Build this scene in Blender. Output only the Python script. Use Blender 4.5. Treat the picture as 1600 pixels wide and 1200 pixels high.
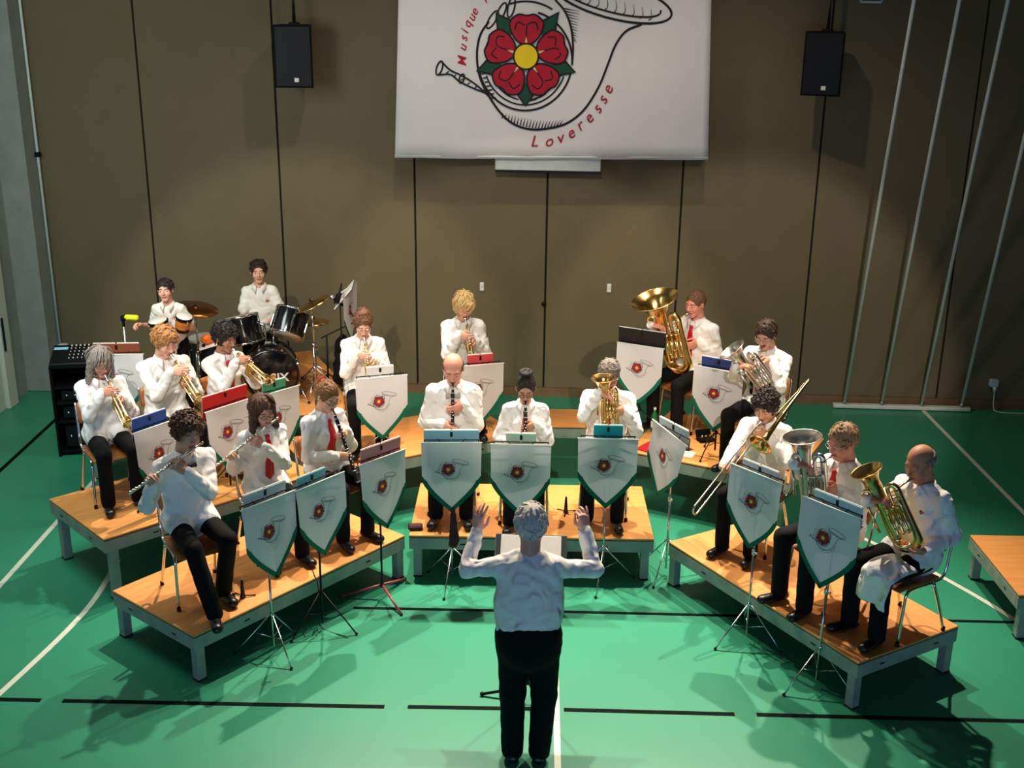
import bpy, math, time
import numpy as np
from mathutils import Vector, Matrix

for o in list(bpy.data.objects):
    bpy.data.objects.remove(o, do_unlink=True)
SC = bpy.context.scene
COL = SC.collection
T0 = time.time()

# ------------------------------------------------------------------ camera
cam_data = bpy.data.cameras.new('camera')
cam_data.sensor_width = 36.0
cam_data.lens = 36.0 * 1800 / 1600
cam_data.clip_end = 200
cam = bpy.data.objects.new('camera', cam_data)
COL.objects.link(cam)
SC.camera = cam
def aim_camera(pitch, roll, yaw, height):
    pitch, roll, yaw = map(math.radians, (pitch, roll, yaw))
    f = Vector((math.sin(yaw) * math.cos(pitch), math.cos(yaw) * math.cos(pitch), -math.sin(pitch)))
    r = Vector((math.cos(yaw), -math.sin(yaw), 0)); u = r.cross(f)
    r2 = r * math.cos(roll) + u * math.sin(roll); u2 = u * math.cos(roll) - r * math.sin(roll)
    m = Matrix((r2, u2, -f)).transposed().to_4x4(); m.translation = (0, 0, height)
    cam.matrix_world = m
aim_camera(18.46, 0.682, -2.83, 4.913)

# ------------------------------------------------------------------ world, lamps, exposure
world = bpy.data.worlds.new('hall_air'); SC.world = world; world.use_nodes = True
world.node_tree.nodes['Background'].inputs[0].default_value = (0.45, 0.55, 0.70, 1)
world.node_tree.nodes['Background'].inputs[1].default_value = 0.008
SC.view_settings.view_transform = 'Standard'
SC.view_settings.look = 'None'
SC.view_settings.gamma = 1.0
SC.view_settings.use_curve_mapping = False
SC.view_settings.exposure = 0.0

def look_matrix(p, t):
    d = (Vector(t) - Vector(p)).normalized()
    m = d.to_track_quat('-Z', 'Y').to_matrix().to_4x4(); m.translation = p
    return m
def spot(p, t, energy, angle, blend, col, radius=0.06):
    l = bpy.data.lights.new('stage_spot', 'SPOT'); l.energy = energy; l.color = col
    l.spot_size = math.radians(angle); l.spot_blend = blend; l.shadow_soft_size = radius
    o = bpy.data.objects.new('stage_spot', l); COL.objects.link(o); o.matrix_world = look_matrix(p, t)
WARM = (1.0, 0.86, 0.70)
WARM2 = (1.0, 0.88, 0.74)
for x, tx in ((-2.5, -1.9), (-1.0, -0.8), (0.9, 0.8), (2.4, 1.9)):        # four lamps of the rear truss
    spot((x, 11.4, 6.6), (tx, 8.3, 0), 1750, 64, 1.0, WARM)
for x, tx in ((-2.8, -3.3), (-0.5, -0.6), (2.2, 2.2)):                     # three profile spots of the front truss
    spot((x, 2.5, 7.0), (tx, 11.9, 1.6), 1750, 25, 0.35, WARM2)
for x in (-1.6, 1.4):                                                     # two floods of the rear truss over the wall
    spot((x, 11.5, 6.6), (x, 12.6, 0), 170, 120, 0.7, WARM)
fill = bpy.data.lights.new('cool_fill', 'AREA'); fill.shape = 'RECTANGLE'; fill.size = 14; fill.size_y = 1.5  # added cool fill lamp behind the camera, kept low to spare the floor
fill.energy = 400; fill.color = (0.36, 0.54, 1.0)
fo = bpy.data.objects.new('cool_fill', fill); COL.objects.link(fo); fo.matrix_world = look_matrix((0, -6.5, 1.6), (0, 8.5, 1.5))
door_fill = bpy.data.lights.new('side_fill', 'AREA'); door_fill.shape = 'RECTANGLE'; door_fill.size = 1.6; door_fill.size_y = 2.4  # added fill lamp inside the hall, brightens the left door and pillar
door_fill.energy = 150; door_fill.color = (0.85, 0.95, 0.9)
do = bpy.data.objects.new('side_fill', door_fill); COL.objects.link(do); do.matrix_world = look_matrix((-4.6, 8.6, 4.6), (-6.98, 12.6, 1.0))

# ------------------------------------------------------------------ materials
def lin(c):
    if isinstance(c, str):
        c = c.lstrip('#'); c = tuple(int(c[i:i + 2], 16) / 255 for i in (0, 2, 4))
    return tuple(v / 12.92 if v <= 0.04045 else ((v + 0.055) / 1.055) ** 2.4 for v in c)
MATS = {}
def mat(name, col, rough=0.6, metal=0.0, var=0.0, scale=8.0, bump=0.0, bscale=60.0, stretch=None, spec=0.5, trans=0.0, coat=0.0, col2=None, emit=0, bdist=.01, crease=False):
    if name in MATS: return MATS[name]
    m = bpy.data.materials.new(name); m.use_nodes = True
    nt = m.node_tree; b = nt.nodes['Principled BSDF']
    c = lin(col)
    b.inputs['Base Color'].default_value = (*c, 1)
    b.inputs['Roughness'].default_value = rough
    b.inputs['Metallic'].default_value = metal
    b.inputs['Specular IOR Level'].default_value = spec
    b.inputs['Coat Weight'].default_value = coat
    b.inputs['Coat Roughness'].default_value = 0.15
    if emit:
        b.inputs['Emission Color'].default_value = (*c, 1); b.inputs['Emission Strength'].default_value = emit
    if var or bump:
        tc = nt.nodes.new('ShaderNodeTexCoord'); mp = nt.nodes.new('ShaderNodeMapping')
        nt.links.new(tc.outputs['Object'], mp.inputs['Vector'])
        if stretch: mp.inputs['Scale'].default_value = stretch
    if var:
        n = nt.nodes.new('ShaderNodeTexNoise'); n.inputs['Scale'].default_value = scale; n.inputs['Detail'].default_value = 5
        nt.links.new(mp.outputs[0], n.inputs['Vector'])
        r = nt.nodes.new('ShaderNodeMix'); r.data_type = 'RGBA'
        c2 = lin(col2) if col2 else tuple(v * (1 - var) for v in c)
        c1 = c if col2 else tuple(min(1, v * (1 + var)) for v in c)
        r.inputs[6].default_value = (*c1, 1); r.inputs[7].default_value = (*c2, 1)
        cr = nt.nodes.new('ShaderNodeMapRange'); cr.inputs[1].default_value = 0.3; cr.inputs[2].default_value = 0.7
        nt.links.new(n.outputs['Fac'], cr.inputs[0]); nt.links.new(cr.outputs[0], r.inputs[0])
        nt.links.new(r.outputs[2], b.inputs['Base Color'])
    if bump:
        n2 = nt.nodes.new('ShaderNodeTexNoise'); n2.inputs['Scale'].default_value = bscale; n2.inputs['Detail'].default_value = 4
        nt.links.new(mp.outputs[0], n2.inputs['Vector'])
        if crease: n2.noise_type = 'RIDGED_MULTIFRACTAL'; n2.inputs['Detail'].default_value = 1.6; n2.inputs['Distortion'].default_value = 0.7; n2.normalize = True
        bp = nt.nodes.new('ShaderNodeBump'); bp.inputs['Strength'].default_value = bump; bp.inputs['Distance'].default_value = bdist
        nt.links.new(n2.outputs['Fac'], bp.inputs['Height']); nt.links.new(bp.outputs[0], b.inputs['Normal'])
    if trans:                                   # thin cloth that lets light through
        out = nt.nodes['Material Output']; tl = nt.nodes.new('ShaderNodeBsdfTranslucent'); mx = nt.nodes.new('ShaderNodeMixShader')
        tl.inputs[0].default_value = (*c, 1); mx.inputs[0].default_value = trans
        nt.links.new(b.outputs[0], mx.inputs[1]); nt.links.new(tl.outputs[0], mx.inputs[2]); nt.links.new(mx.outputs[0], out.inputs[0])
    MATS[name] = m
    return m

mat('floor_green', '#318f6d', 0.36, var=0.06, scale=1.2, bump=0.02, bscale=180, spec=0.45)
mat('line_black', '#050b09', 0.8, spec=0.1)
mat('line_white', '#dfe3cf', 0.5, var=0.05, scale=20)
mat('wall_panel', '#70644a', 0.75, var=0.05, scale=2.5, bump=0.10, bscale=220, spec=0.25)
mat('wall_gap', '#15120d', 0.9)
mat('skirting', '#7a5c3e', 0.6, var=0.15, scale=9)
mat('concrete', '#8d9188', 0.85, var=0.10, scale=5, bump=0.15, bscale=60)
mat('door_cream', '#c9cdb8', 0.5, var=0.03, scale=3)
mat('dark_metal', '#0d0e0f', 0.55, metal=0.0, spec=0.25)
mat('black_plastic', '#070708', 0.7, spec=0.15, var=0.15, scale=30, bump=0.05, bscale=200)
mat('white_paint', '#d7ddd2', 0.45, var=0.05, scale=12)
mat('steel', '#c6c8c8', 0.25, metal=1.0)
mat('chrome', '#dcdfe2', 0.12, metal=1.0)
mat('platform_wood', '#e6a058', 0.5, var=0.14, scale=3.0, bump=0.05, bscale=70, stretch=(1.0, 9.0, 9.0), spec=0.4, col2='#d98f48')
mat('frame_wood', '#8d9a8c', 0.6, var=0.16, scale=6, bump=0.12, bscale=50)
mat('rubber', '#0d0d0e', 0.8)
mat('shirt_white', '#f2f0ec', 0.75, bump=1.0, bscale=7.5, bdist=.06, spec=0.2, crease=True)
mat('polo_white', '#eeeadf', 0.8, bump=.6, bscale=4.5, bdist=.026, spec=0.2, crease=True)
mat('trousers_black', '#0b0b0d', 0.85, bump=.6, bscale=4.0, bdist=.03, spec=0.2, crease=True)
mat('shoe_black', '#0a0909', 0.35)
mat('tie_red', '#c8121c', 0.55, bump=0.06, bscale=120)
mat('bow_grey', '#b4aea8', 0.7)
mat('eye_white', '#e8e4dc', 0.3)
mat('iris_dark', '#22170f', 0.25)
mat('glass_frame', '#20130f', 0.35)
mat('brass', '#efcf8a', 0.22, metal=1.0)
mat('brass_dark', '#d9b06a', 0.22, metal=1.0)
mat('silver', '#e2dcd2', 0.27, metal=1.0)
mat('pearl', '#efe9dc', 0.25)
mat('ebony', '#0c0c0d', 0.28)
mat('banner_white', '#dcdcdd', 0.85, bump=0.05, bscale=90, spec=0.15, trans=0.10)
mat('banner_green', '#0f6b50', 0.8, bump=0.05, bscale=120, spec=0.15)
mat('banner_big', '#e9e6e4', 0.85, var=0.03, scale=1.5, bump=0.04, bscale=40, spec=0.15)
mat('ink_black', '#141112', 0.8)
mat('ink_red', '#b30f2b', 0.8, var=0.10, scale=12)
mat('ink_green', '#0b4a38', 0.8)
mat('ink_yellow', '#f0d21c', 0.8)
mat('ink_cream', '#e5cf86', 0.8)
mat('paper', '#efece4', 0.8, var=0.03, scale=20)
mat('drum_black', '#0d0d0f', 0.16, coat=0.5)
mat('drum_skin', '#d9d5ca', 0.5, var=0.06, scale=6)
mat('bongo_wood', '#d07a2c', 0.35, var=0.15, scale=4, stretch=(1, 1, 8))
mat('cymbal', '#a86a34', 0.28, metal=1.0)
mat('chair_wood', '#a8652f', 0.45, var=0.15, scale=4, stretch=(1, 8, 8))
mat('yellow_plastic', '#e9ef1c', 0.4)
mat('orange_plastic', '#f0701a', 0.4)
mat('bottle_green', '#1d6b35', 0.15, spec=0.6)
mat('label_white', '#e6e3da', 0.6)
mat('led_blue', '#9fe6f5', 0.3)
def folder_mat(hexc): return mat('folder_' + hexc.strip('#'), hexc, 0.45, spec=0.4)
def skin_mat(hexc): return mat('skin_' + hexc.strip('#'), hexc, 0.5, var=0.05, scale=25, spec=0.35)
def hair_mat(hexc): return mat('hair_' + hexc.strip('#'), hexc, 0.5, var=0.35, scale=60, bump=0.5, bscale=90, stretch=(3, 3, 0.6), spec=0.4)
def lip_mat(hexc): return mat('lip_' + hexc.strip('#'), hexc, 0.45)

# ------------------------------------------------------------------ mesh helpers
def link(o, parent=None):
    COL.objects.link(o)
    if parent is not None: o.parent = parent
    return o
def empty(name, loc=(0, 0, 0), rz=0.0, parent=None):
    o = bpy.data.objects.new(name, None); o.empty_display_size = 0.1
    o.location = loc; o.rotation_euler = (0, 0, rz)
    return link(o, parent)
def tag(o, label=None, cat=None, group=None, kind=None):
    if label: o['label'] = label
    if cat: o['category'] = cat
    if group: o['group'] = group
    if kind: o['kind'] = kind
    return o
def mesh_data(name, V, F, mats, mi=None, smooth=True):
    me = bpy.data.meshes.new(name)
    me.from_pydata([tuple(v) for v in V], [], [tuple(f) for f in F])
    for m in mats: me.materials.append(MATS[m] if isinstance(m, str) else m)
    if mi is not None: me.polygons.foreach_set('material_index', np.asarray(mi, dtype=np.int32))
    if smooth is True: me.polygons.foreach_set('use_smooth', np.ones(len(me.polygons), dtype=bool))
    elif smooth is not False: me.polygons.foreach_set('use_smooth', np.asarray(smooth, dtype=bool))
    me.update()
    return me
def obj(name, me, parent=None, mw=None):
    o = bpy.data.objects.new(name, me); link(o, parent)
    if mw is not None: o.matrix_local = mw
    return o

def catmull(P, n=8, closed=False):
    P = [np.array(p, float) for p in P]; out = []
    N = len(P); rng = range(N if closed else N - 1)
    for i in rng:
        p0 = P[(i - 1) % N] if closed or i > 0 else 2 * P[0] - P[1]
        p1 = P[i]; p2 = P[(i + 1) % N]
        p3 = P[(i + 2) % N] if closed or i + 2 < N else 2 * P[-1] - P[-2]
        for k in range(n):
            t = k / n
            out.append(0.5 * (2 * p1 + (p2 - p0) * t + (2 * p0 - 5 * p1 + 4 * p2 - p3) * t * t + (3 * p1 - p0 - 3 * p2 + p3) * t ** 3))
    if not closed: out.append(P[-1])
    return out

class MB:
    def __init__(s, *mats): s.V = []; s.F = []; s.M = []; s.S = []; s.mats = list(mats) or ['steel']
    def quadmesh(s, V, F, m=0, smooth=True):
        b = len(s.V); s.V += [tuple(map(float, v)) for v in V]
        s.F += [tuple(i + b for i in f) for f in F]; s.M += [m] * len(F); s.S += [smooth] * len(F)
        return s
    def box(s, c, d, m=0, rot=None, bevel=0.0):
        hx, hy, hz = d[0] / 2, d[1] / 2, d[2] / 2
        if bevel > 0:
            b = min(bevel, hx * .9, hy * .9, hz * .9); V = []; idx = {}
            for sx in (-1, 1):
                for sy in (-1, 1):
                    for sz in (-1, 1):
                        for ax in range(3):
                            v = [sx * (hx - b), sy * (hy - b), sz * (hz - b)]
                            v[ax] = (sx * hx, sy * hy, sz * hz)[ax]
                            idx[(sx, sy, sz, ax)] = len(V); V.append(v)
            F = []
            for ax in range(3):
                o1, o2 = [a for a in range(3) if a != ax]
                for sg in (-1, 1):
                    q = []
                    for a, bb in ((-1, -1), (1, -1), (1, 1), (-1, 1)):
                        k = [0, 0, 0]; k[ax] = sg; k[o1] = a; k[o2] = bb; q.append(idx[(*k, ax)])
                    F.append(q if (sg > 0) == (ax != 1) else q[::-1])
            for ax in range(3):
                o1, o2 = [a for a in range(3) if a != ax]
                for a in (-1, 1):
                    for bb in (-1, 1):
                        k0 = [0, 0, 0]; k1 = [0, 0, 0]; k0[ax] = -1; k1[ax] = 1
                        for k in (k0, k1): k[o1] = a; k[o2] = bb
                        F.append([idx[(*k0, o1)], idx[(*k1, o1)], idx[(*k1, o2)], idx[(*k0, o2)]])
            for sx in (-1, 1):
                for sy in (-1, 1):
                    for sz in (-1, 1): F.append([idx[(sx, sy, sz, a)] for a in range(3)])
        else:
            V = [(x, y, z) for x in (-hx, hx) for y in (-hy, hy) for z in (-hz, hz)]
            F = [(0, 1, 3, 2), (4, 6, 7, 5), (0, 4, 5, 1), (2, 3, 7, 6), (0, 2, 6, 4), (1, 5, 7, 3)]
        V = np.array(V, float)
        if rot is not None: V = V @ np.array(rot, float).T
        return s.quadmesh(V + np.array(c, float), F, m, False)
    def tube(s, P, R, seg=10, m=0, cap=True, closed=False):
        P = [np.array(p, float) for p in P]; n = len(P)
        if np.isscalar(R): R = [R] * n
        T = []
        for i in range(n):
            a = P[(i - 1) % n] if closed or i > 0 else P[i]; b = P[(i + 1) % n] if closed or i < n - 1 else P[i]
            t = b - a; T.append(t / (np.linalg.norm(t) + 1e-12))
        up = np.array((0, 0, 1.0)) if abs(T[0][2]) < .9 else np.array((1.0, 0, 0))
        nrm = np.cross(T[0], up); nrm /= np.linalg.norm(nrm)
        V = []
        for i in range(n):
            nrm = nrm - T[i] * (nrm @ T[i]); nrm /= np.linalg.norm(nrm) + 1e-12
            bn = np.cross(T[i], nrm)
            for k in range(seg):
                a = 2 * math.pi * k / seg
                V.append(P[i] + R[i] * (math.cos(a) * nrm + math.sin(a) * bn))
        F = []
        for i in range(n if closed else n - 1):
            j = (i + 1) % n
            for k in range(seg):
                F.append((i * seg + k, i * seg + (k + 1) % seg, j * seg + (k + 1) % seg, j * seg + k))
        if cap and not closed:
            F.append(tuple(range(seg))[::-1]); F.append(tuple((n - 1) * seg + k for k in range(seg)))
        return s.quadmesh(V, F, m, True)
    def lathe(s, prof, seg=24, m=0, frame=None, cap=(False, False)):
        """prof: list of (r, z); frame: 4x4 or None, axis = local z"""
        V = []; F = []; n = len(prof)
        for r, z in prof:
            for k in range(seg):
                a = 2 * math.pi * k / seg; V.append((r * math.cos(a), r * math.sin(a), z))
        for i in range(n - 1):
            for k in range(seg):
                F.append((i * seg + k, i * seg + (k + 1) % seg, (i + 1) * seg + (k + 1) % seg, (i + 1) * seg + k))
        if cap[0]: F.append(tuple(range(seg))[::-1])
        if cap[1]: F.append(tuple((n - 1) * seg + k for k in range(seg)))
        V = np.array(V)
        if frame is not None: V = V @ np.array(frame.to_3x3()).T + np.array(frame.translation)
        return s.quadmesh(V, F, m, True)
    def ball(s, c, r, m=0, seg=10, rot=None):
        r = (r, r, r) if np.isscalar(r) else r
        V = []; F = []; n = seg // 2 + 1
        for i in range(1, n):
            t = math.pi * i / n
            for k in range(seg):
                a = 2 * math.pi * k / seg; V.append((math.sin(t) * math.cos(a), math.sin(t) * math.sin(a), math.cos(t)))
        V += [(0, 0, 1), (0, 0, -1)]; top = len(V) - 2
        for i in range(n - 2):
            for k in range(seg): F.append((i * seg + k, (i + 1) * seg + k, (i + 1) * seg + (k + 1) % seg, i * seg + (k + 1) % seg))
        for k in range(seg):
            F.append((top, k, (k + 1) % seg)); F.append((top + 1, (n - 2) * seg + (k + 1) % seg, (n - 2) * seg + k))
        V = np.array(V) * np.array(r)
        if rot is not None: V = V @ np.array(rot, float).T
        return s.quadmesh(V + np.array(c, float), F, m, True)
    def data(s, name): return mesh_data(name, s.V, s.F, s.mats, s.M, s.S)
    def build(s, name, parent=None, mw=None): return obj(name, s.data(name), parent, mw)

def zframe(p, d):
    """4x4 with local z along d at p"""
    m = Vector(d).normalized().to_track_quat('Z', 'Y').to_matrix().to_4x4(); m.translation = p
    return m
def copy_tree(o, parent=None):
    c = o.copy(); COL.objects.link(c); c.parent = parent
    for ch in list(o.children): copy_tree(ch, c)
    return c
def solid(outline, t, m=0):
    """outline: list of (x,z) CCW seen from -Y; plate of thickness t, front at y=0"""
    n = len(outline)
    V = [(x, 0, z) for x, z in outline] + [(x, t, z) for x, z in outline]
    F = [tuple(range(n)), tuple(range(n, 2 * n))[::-1]] + [(i, i + n, (i + 1) % n + n, (i + 1) % n) for i in range(n)]
    return V, F
# ------------------------------------------------------------------ the hall
WALL_Y = 14.24
def plain_box(name, lo, hi, m, parent=None, bevel=0.0):
    c = [(a + b) / 2 for a, b in zip(lo, hi)]; d = [b - a for a, b in zip(lo, hi)]
    mb = MB(m); mb.box((0, 0, 0), d, 0, bevel=bevel)
    return mb.build(name, parent, Matrix.Translation(c))
floor = plain_box('floor', (-12, -8, -0.1), (12, WALL_Y + 0.2, 0), 'floor_green'); tag(floor, 'green sports hall floor with court lines', kind='structure')
def court_line(name, a, b, w, m, label):
    a = np.array(a, float); b = np.array(b, float); d = (b - a); L = np.linalg.norm(d); ang = math.atan2(d[1], d[0])
    mb = MB(m); mb.box((0, 0, 0), (L, w, 0.002)); o = mb.build(name, floor)
    o.location = ((a[0] + b[0]) / 2, (a[1] + b[1]) / 2, 0.051 + 0.0508 - 0.1); o.rotation_euler = (0, 0, ang)
    o.location = Vector((o.location.x, o.location.y, 0.001)) - floor.location
    o['label'] = label
    return o
KL = 'black court line on the green floor'; WL = 'white court line on the green floor'
for a, b in (((-7.0, 6.98), (-3.78, 7.085)), ((-3.62, 7.09), (-1.26, 7.18)), ((-1.09, 7.19), (-0.06, 7.235)), ((0.05, 7.235), (1.29, 7.265)), ((1.45, 7.27), (5.0, 7.37))):
    court_line('court_line', a, b, 0.045, 'line_black', KL)
court_line('court_line', (-1.75, 8.59), (-0.07, 8.65), 0.04, 'line_black', KL); court_line('court_line', (0.02, 8.655), (4.0, 8.76), 0.04, 'line_black', KL)
court_line('court_line', (-6.05, 10.2), (-6.22, 13.4), 0.05, 'line_black', KL)
court_line('court_line', (0.09, 4.0), (-0.12, 11.2), 0.045, 'line_white', WL)
court_line('court_line', (-4.78, 6.0), (-5.10, 13.6), 0.05, 'line_white', WL)
court_line('court_line', (4.55, 14.2), (4.80, 9.0), 0.05, 'line_white', WL)
def arc_line(pts, w, m, label):
    P = catmull(pts, 8); V = []; F = []
    for i, p in enumerate(P):
        t = P[min(i + 1, len(P) - 1)] - P[max(i - 1, 0)]; t /= np.linalg.norm(t); n = np.array((-t[1], t[0]))
        V += [(*(p + n * w / 2), 0.0015), (*(p - n * w / 2), 0.0015)]
        if i: F.append((2 * i - 2, 2 * i - 1, 2 * i + 1, 2 * i))
    o = obj('court_line', mesh_data('court_line', V, F, [m], smooth=False), floor); o['label'] = label
    o.location = Vector((0, 0, 0.0005)) - floor.location
arc_line([(-4.30, 6.2), (-4.12, 7.14), (-3.98, 8.35), (-4.05, 9.3)], 0.05, 'line_white', 'curved white court line on the green floor')
arc_line([(2.9, 10.3), (3.36, 9.67), (3.87, 8.7), (4.15, 7.6)], 0.05, 'line_white', 'curved white court line on the green floor')

# back wall: separate panels with dark gaps between them
wall = plain_box('wall_back', (-9, WALL_Y + 0.03, 0), (9, WALL_Y + 0.25, 9), 'wall_gap'); tag(wall, 'brown panelled rear wall of the hall', kind='structure')
seams = [-8.9, -6.99, -5.31, -3.63, -1.94, -0.295, 1.355, 2.985, 4.75, 6.45, 8.9]
for a, b in zip(seams[:-1], seams[1:]):
    p = plain_box('panel', (a + 0.012, WALL_Y, 0.12), (b - 0.012, WALL_Y + 0.05, 9), 'wall_panel', bevel=0.004)
    p.parent = wall; p.matrix_parent_inverse = wall.matrix_world.inverted() if False else Matrix.Translation(-Vector(wall.location))
sk = plain_box('baseboard_back', (-7.0, WALL_Y - 0.02, 0), (9, WALL_Y + 0.03, 0.12), 'skirting'); tag(sk, 'narrow brown skirting along the rear wall', kind='structure')
ceil = plain_box('ceiling', (-12, -8, 9), (12, WALL_Y + 0.3, 9.2), 'concrete'); tag(ceil, 'hall ceiling', kind='structure')
wr = plain_box('wall_right', (8.8, -8, 0), (9.0, WALL_Y, 9), 'wall_panel'); tag(wr, 'right side wall of the hall', kind='structure')
wf = plain_box('wall_front', (-12, -8.2, 0), (12, -8.0, 9), 'concrete'); tag(wf, 'front wall of the hall behind the camera', kind='structure')
wl = plain_box('wall_left', (-7.3, -8, 0), (-7.0, WALL_Y, 9), 'concrete'); tag(wl, 'grey left side wall of the hall', kind='structure')
pil = plain_box('trim_1', (-7.02, 13.86, 0), (-6.66, WALL_Y, 9), 'concrete', bevel=0.01); tag(pil, 'concrete corner pillar at the left end of the rear wall', kind='structure')
dr = plain_box('door_1', (-7.0, 11.5, 0.0), (-6.95, 13.15, 2.55), 'door_cream', bevel=0.006); tag(dr, 'pale double door in the left wall', kind='structure')
fr = plain_box('trim_2', (-7.0, 13.17, 0.0), (-6.9, 13.40, 9), 'door_cream', bevel=0.008); tag(fr, 'pale upright door jamb on the left wall', kind='structure')
mb = MB('dark_metal'); mb.box((0, 0, 0), (0.02, 0.03, 0.42), bevel=0.004); o = mb.build('hinge', None, Matrix.Translation((-6.89, 13.22, 0.95))); o.parent = fr; o.matrix_parent_inverse = Matrix.Translation(-Vector(fr.location))
# conduit pipe in the left corner
mb = MB('white_paint'); mb.tube([(-6.63, 14.14, 0.58), (-6.63, 14.14, 9)], 0.017, 10)
pp = mb.build('conduit_pipe'); tag(pp, 'thin grey conduit pipe running up the left corner', 'pipe')
m2 = MB('dark_metal'); m2.box((-6.63, 14.14, 3.02), (0.07, 0.06, 0.06), bevel=0.01); m2.build('bracket', pp)
so = empty('wall_socket', (-6.60, 14.16, 0.42)); tag(so, 'white triple wall socket low in the left corner', 'socket')
mb = MB('white_paint'); mb.box((0, 0, 0), (0.12, 0.08, 0.30), bevel=0.015); mb.build('plate', so)
for k in (-0.09, 0, 0.09):
    mb = MB('black_plastic'); mb.lathe([(0.0, 0), (0.03, 0), (0.034, 0.012), (0.0, 0.012)], 14, 0, zframe((0, -0.04, k), (0, -1, 0))); mb.build('outlet', so)
mb = MB('rubber'); mb.tube(catmull([(-6.60, 14.09, 0.42), (-6.45, 13.95, 0.22), (-6.2, 13.7, 0.08), (-6.1, 13.3, 0.012), (-5.9, 12.6, 0.012), (-5.5, 12.1, 0.012)], 8), 0.009, 8)
tag(mb.build('power_cable'), 'black power cable from the left corner socket to the equipment rack', 'cable')
so = empty('wall_socket', (5.43, 14.2, 0.36)); tag(so, 'white socket with plug low on the right of the rear wall', 'socket')
mb = MB('white_paint'); mb.box((0, 0, 0), (0.11, 0.07, 0.10), bevel=0.012); mb.build('plate', so)
mb = MB('white_paint'); mb.lathe([(0, 0), (.024, 0), (.026, .02), (.018, .06), (0, .06)], 12, 0, zframe((0, -0.04, -0.04), (0, -.4, -1))); mb.build('plug', so)
mb = MB('white_paint'); mb.tube(catmull([(5.43, 14.14, 0.26), (5.44, 14.12, 0.06), (5.5, 14.08, 0.012), (5.8, 14.05, 0.012), (6.6, 14.1, 0.012)], 8), 0.008, 8)
tag(mb.build('power_cable'), 'white cable trailing along the floor from the right wall socket', 'cable')
for x, z, lb in ((-1.10, 1.45, 'small white light switch left of the door lock'), (0.51, 1.47, 'small white light switch right of the door lock')):
    s_ = empty('light_switch', (x, WALL_Y - 0.012, z)); tag(s_, lb, 'switch')
    mb = MB('label_white'); mb.box((0, 0, 0), (0.055, 0.024, 0.11), bevel=0.006); mb.build('plate', s_)
    mb = MB('label_white'); mb.box((0, -0.014, 0.015), (0.03, 0.012, 0.04), bevel=0.004); mb.build('rocker', s_)
mb = MB('dark_metal'); mb.lathe([(0, 0.03), (0.025, 0.028), (0.032, 0.01), (0.032, 0)], 18, 0, zframe((-0.31, WALL_Y, 1.24), (0, -1, 0)))
tag(mb.build('door_lock'), 'small round dark lock on the rear wall panel seam', 'lock')
# loudspeakers
def loudspeaker(x, z, y, turn, label, cat):
    e = empty('loudspeaker', (x, y, z), turn); tag(e, label, 'loudspeaker', 'wall loudspeakers')
    w, h, d = 0.44, 0.70, 0.36
    pl = [(-w / 2, 0), (w / 2, 0), (w / 2 - 0.06, d), (-w / 2 + 0.06, d)]
    V = [(a, b, c) for c in (-h / 2, h / 2) for a, b in pl]; F = [(0, 3, 2, 1), (4, 5, 6, 7)] + [(i, (i + 1) % 4, (i + 1) % 4 + 4, i + 4) for i in range(4)]
    obj('cabinet', mesh_data('cabinet', V, F, ['black_plastic'], smooth=False), e)
    mb = MB('dark_metal'); mb.box((0, -0.008, 0.0), (w - 0.03, 0.016, h - 0.03), bevel=0.006); g = mb.build('grille', e)
    mb = MB('label_white'); mb.box((0.03, -0.018, -h / 2 + 0.09), (0.05, 0.006, 0.045)); mb.build('badge', g)
    mb = MB('steel'); mb.tube([(0.0, d * 0.6, h / 2 - 0.05), (0.0, d * 0.6, 9 - z)], 0.02, 10); mb.build('hanging_pole', e)
    mb = MB('dark_metal'); mb.box((0, d * 0.6, h / 2), (0.12, 0.10, 0.05), bevel=0.01); mb.build('mount', e)
loudspeaker(-3.24, 4.26, 13.62, 0.10, 'black loudspeaker on the wall to the left of the big banner', 'loudspeaker')
loudspeaker(2.79, 4.26, 13.62, -0.30, 'black loudspeaker on the wall to the right of the big banner', 'loudspeaker')
# white climbing poles leaning out from the wall on a floor rail
rail = empty('climbing_poles', (3.5, 14.1, 0)); tag(rail, 'set of four white slanted climbing poles on a floor rail', 'climbing poles')
mb = MB('white_paint'); mb.box((0.78, 0.0, 0.035), (1.72, 0.09, 0.05), bevel=0.01); mb.build('floor_rail', rail)
for k, x in enumerate((0.06, 0.53, 1.03, 1.53)):
    mb = MB('white_paint'); mb.tube([(x, 0, 0.05), (x, -1.95, 9.0)], 0.021, 12); p = mb.build('pole', rail)
    m2 = MB('steel'); m2.lathe([(0.027, 0), (0.034, 0.01), (0.034, 0.05), (0.023, 0.07)], 14, 0, zframe((x, 0, 0.05), (0, -0.217, 1)), (True, False)); m2.build('foot_socket', p)
fr = empty('wall_frame', (3.40, WALL_Y - 0.01, 4.95)); tag(fr, 'small pale rectangular frame high on the wall above the poles', 'frame')
for c, d in (((-.12, 0, 0.12), (.025, .03, .30)), ((.12, 0, .12), (.025, .03, .30)), ((0, 0, -.02), (.265, .03, .025)), ((0, 0, .26), (.265, .03, .025))):
    mb = MB('white_paint'); mb.box(c, d, bevel=.004); mb.build('frame_bar', fr)
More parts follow.
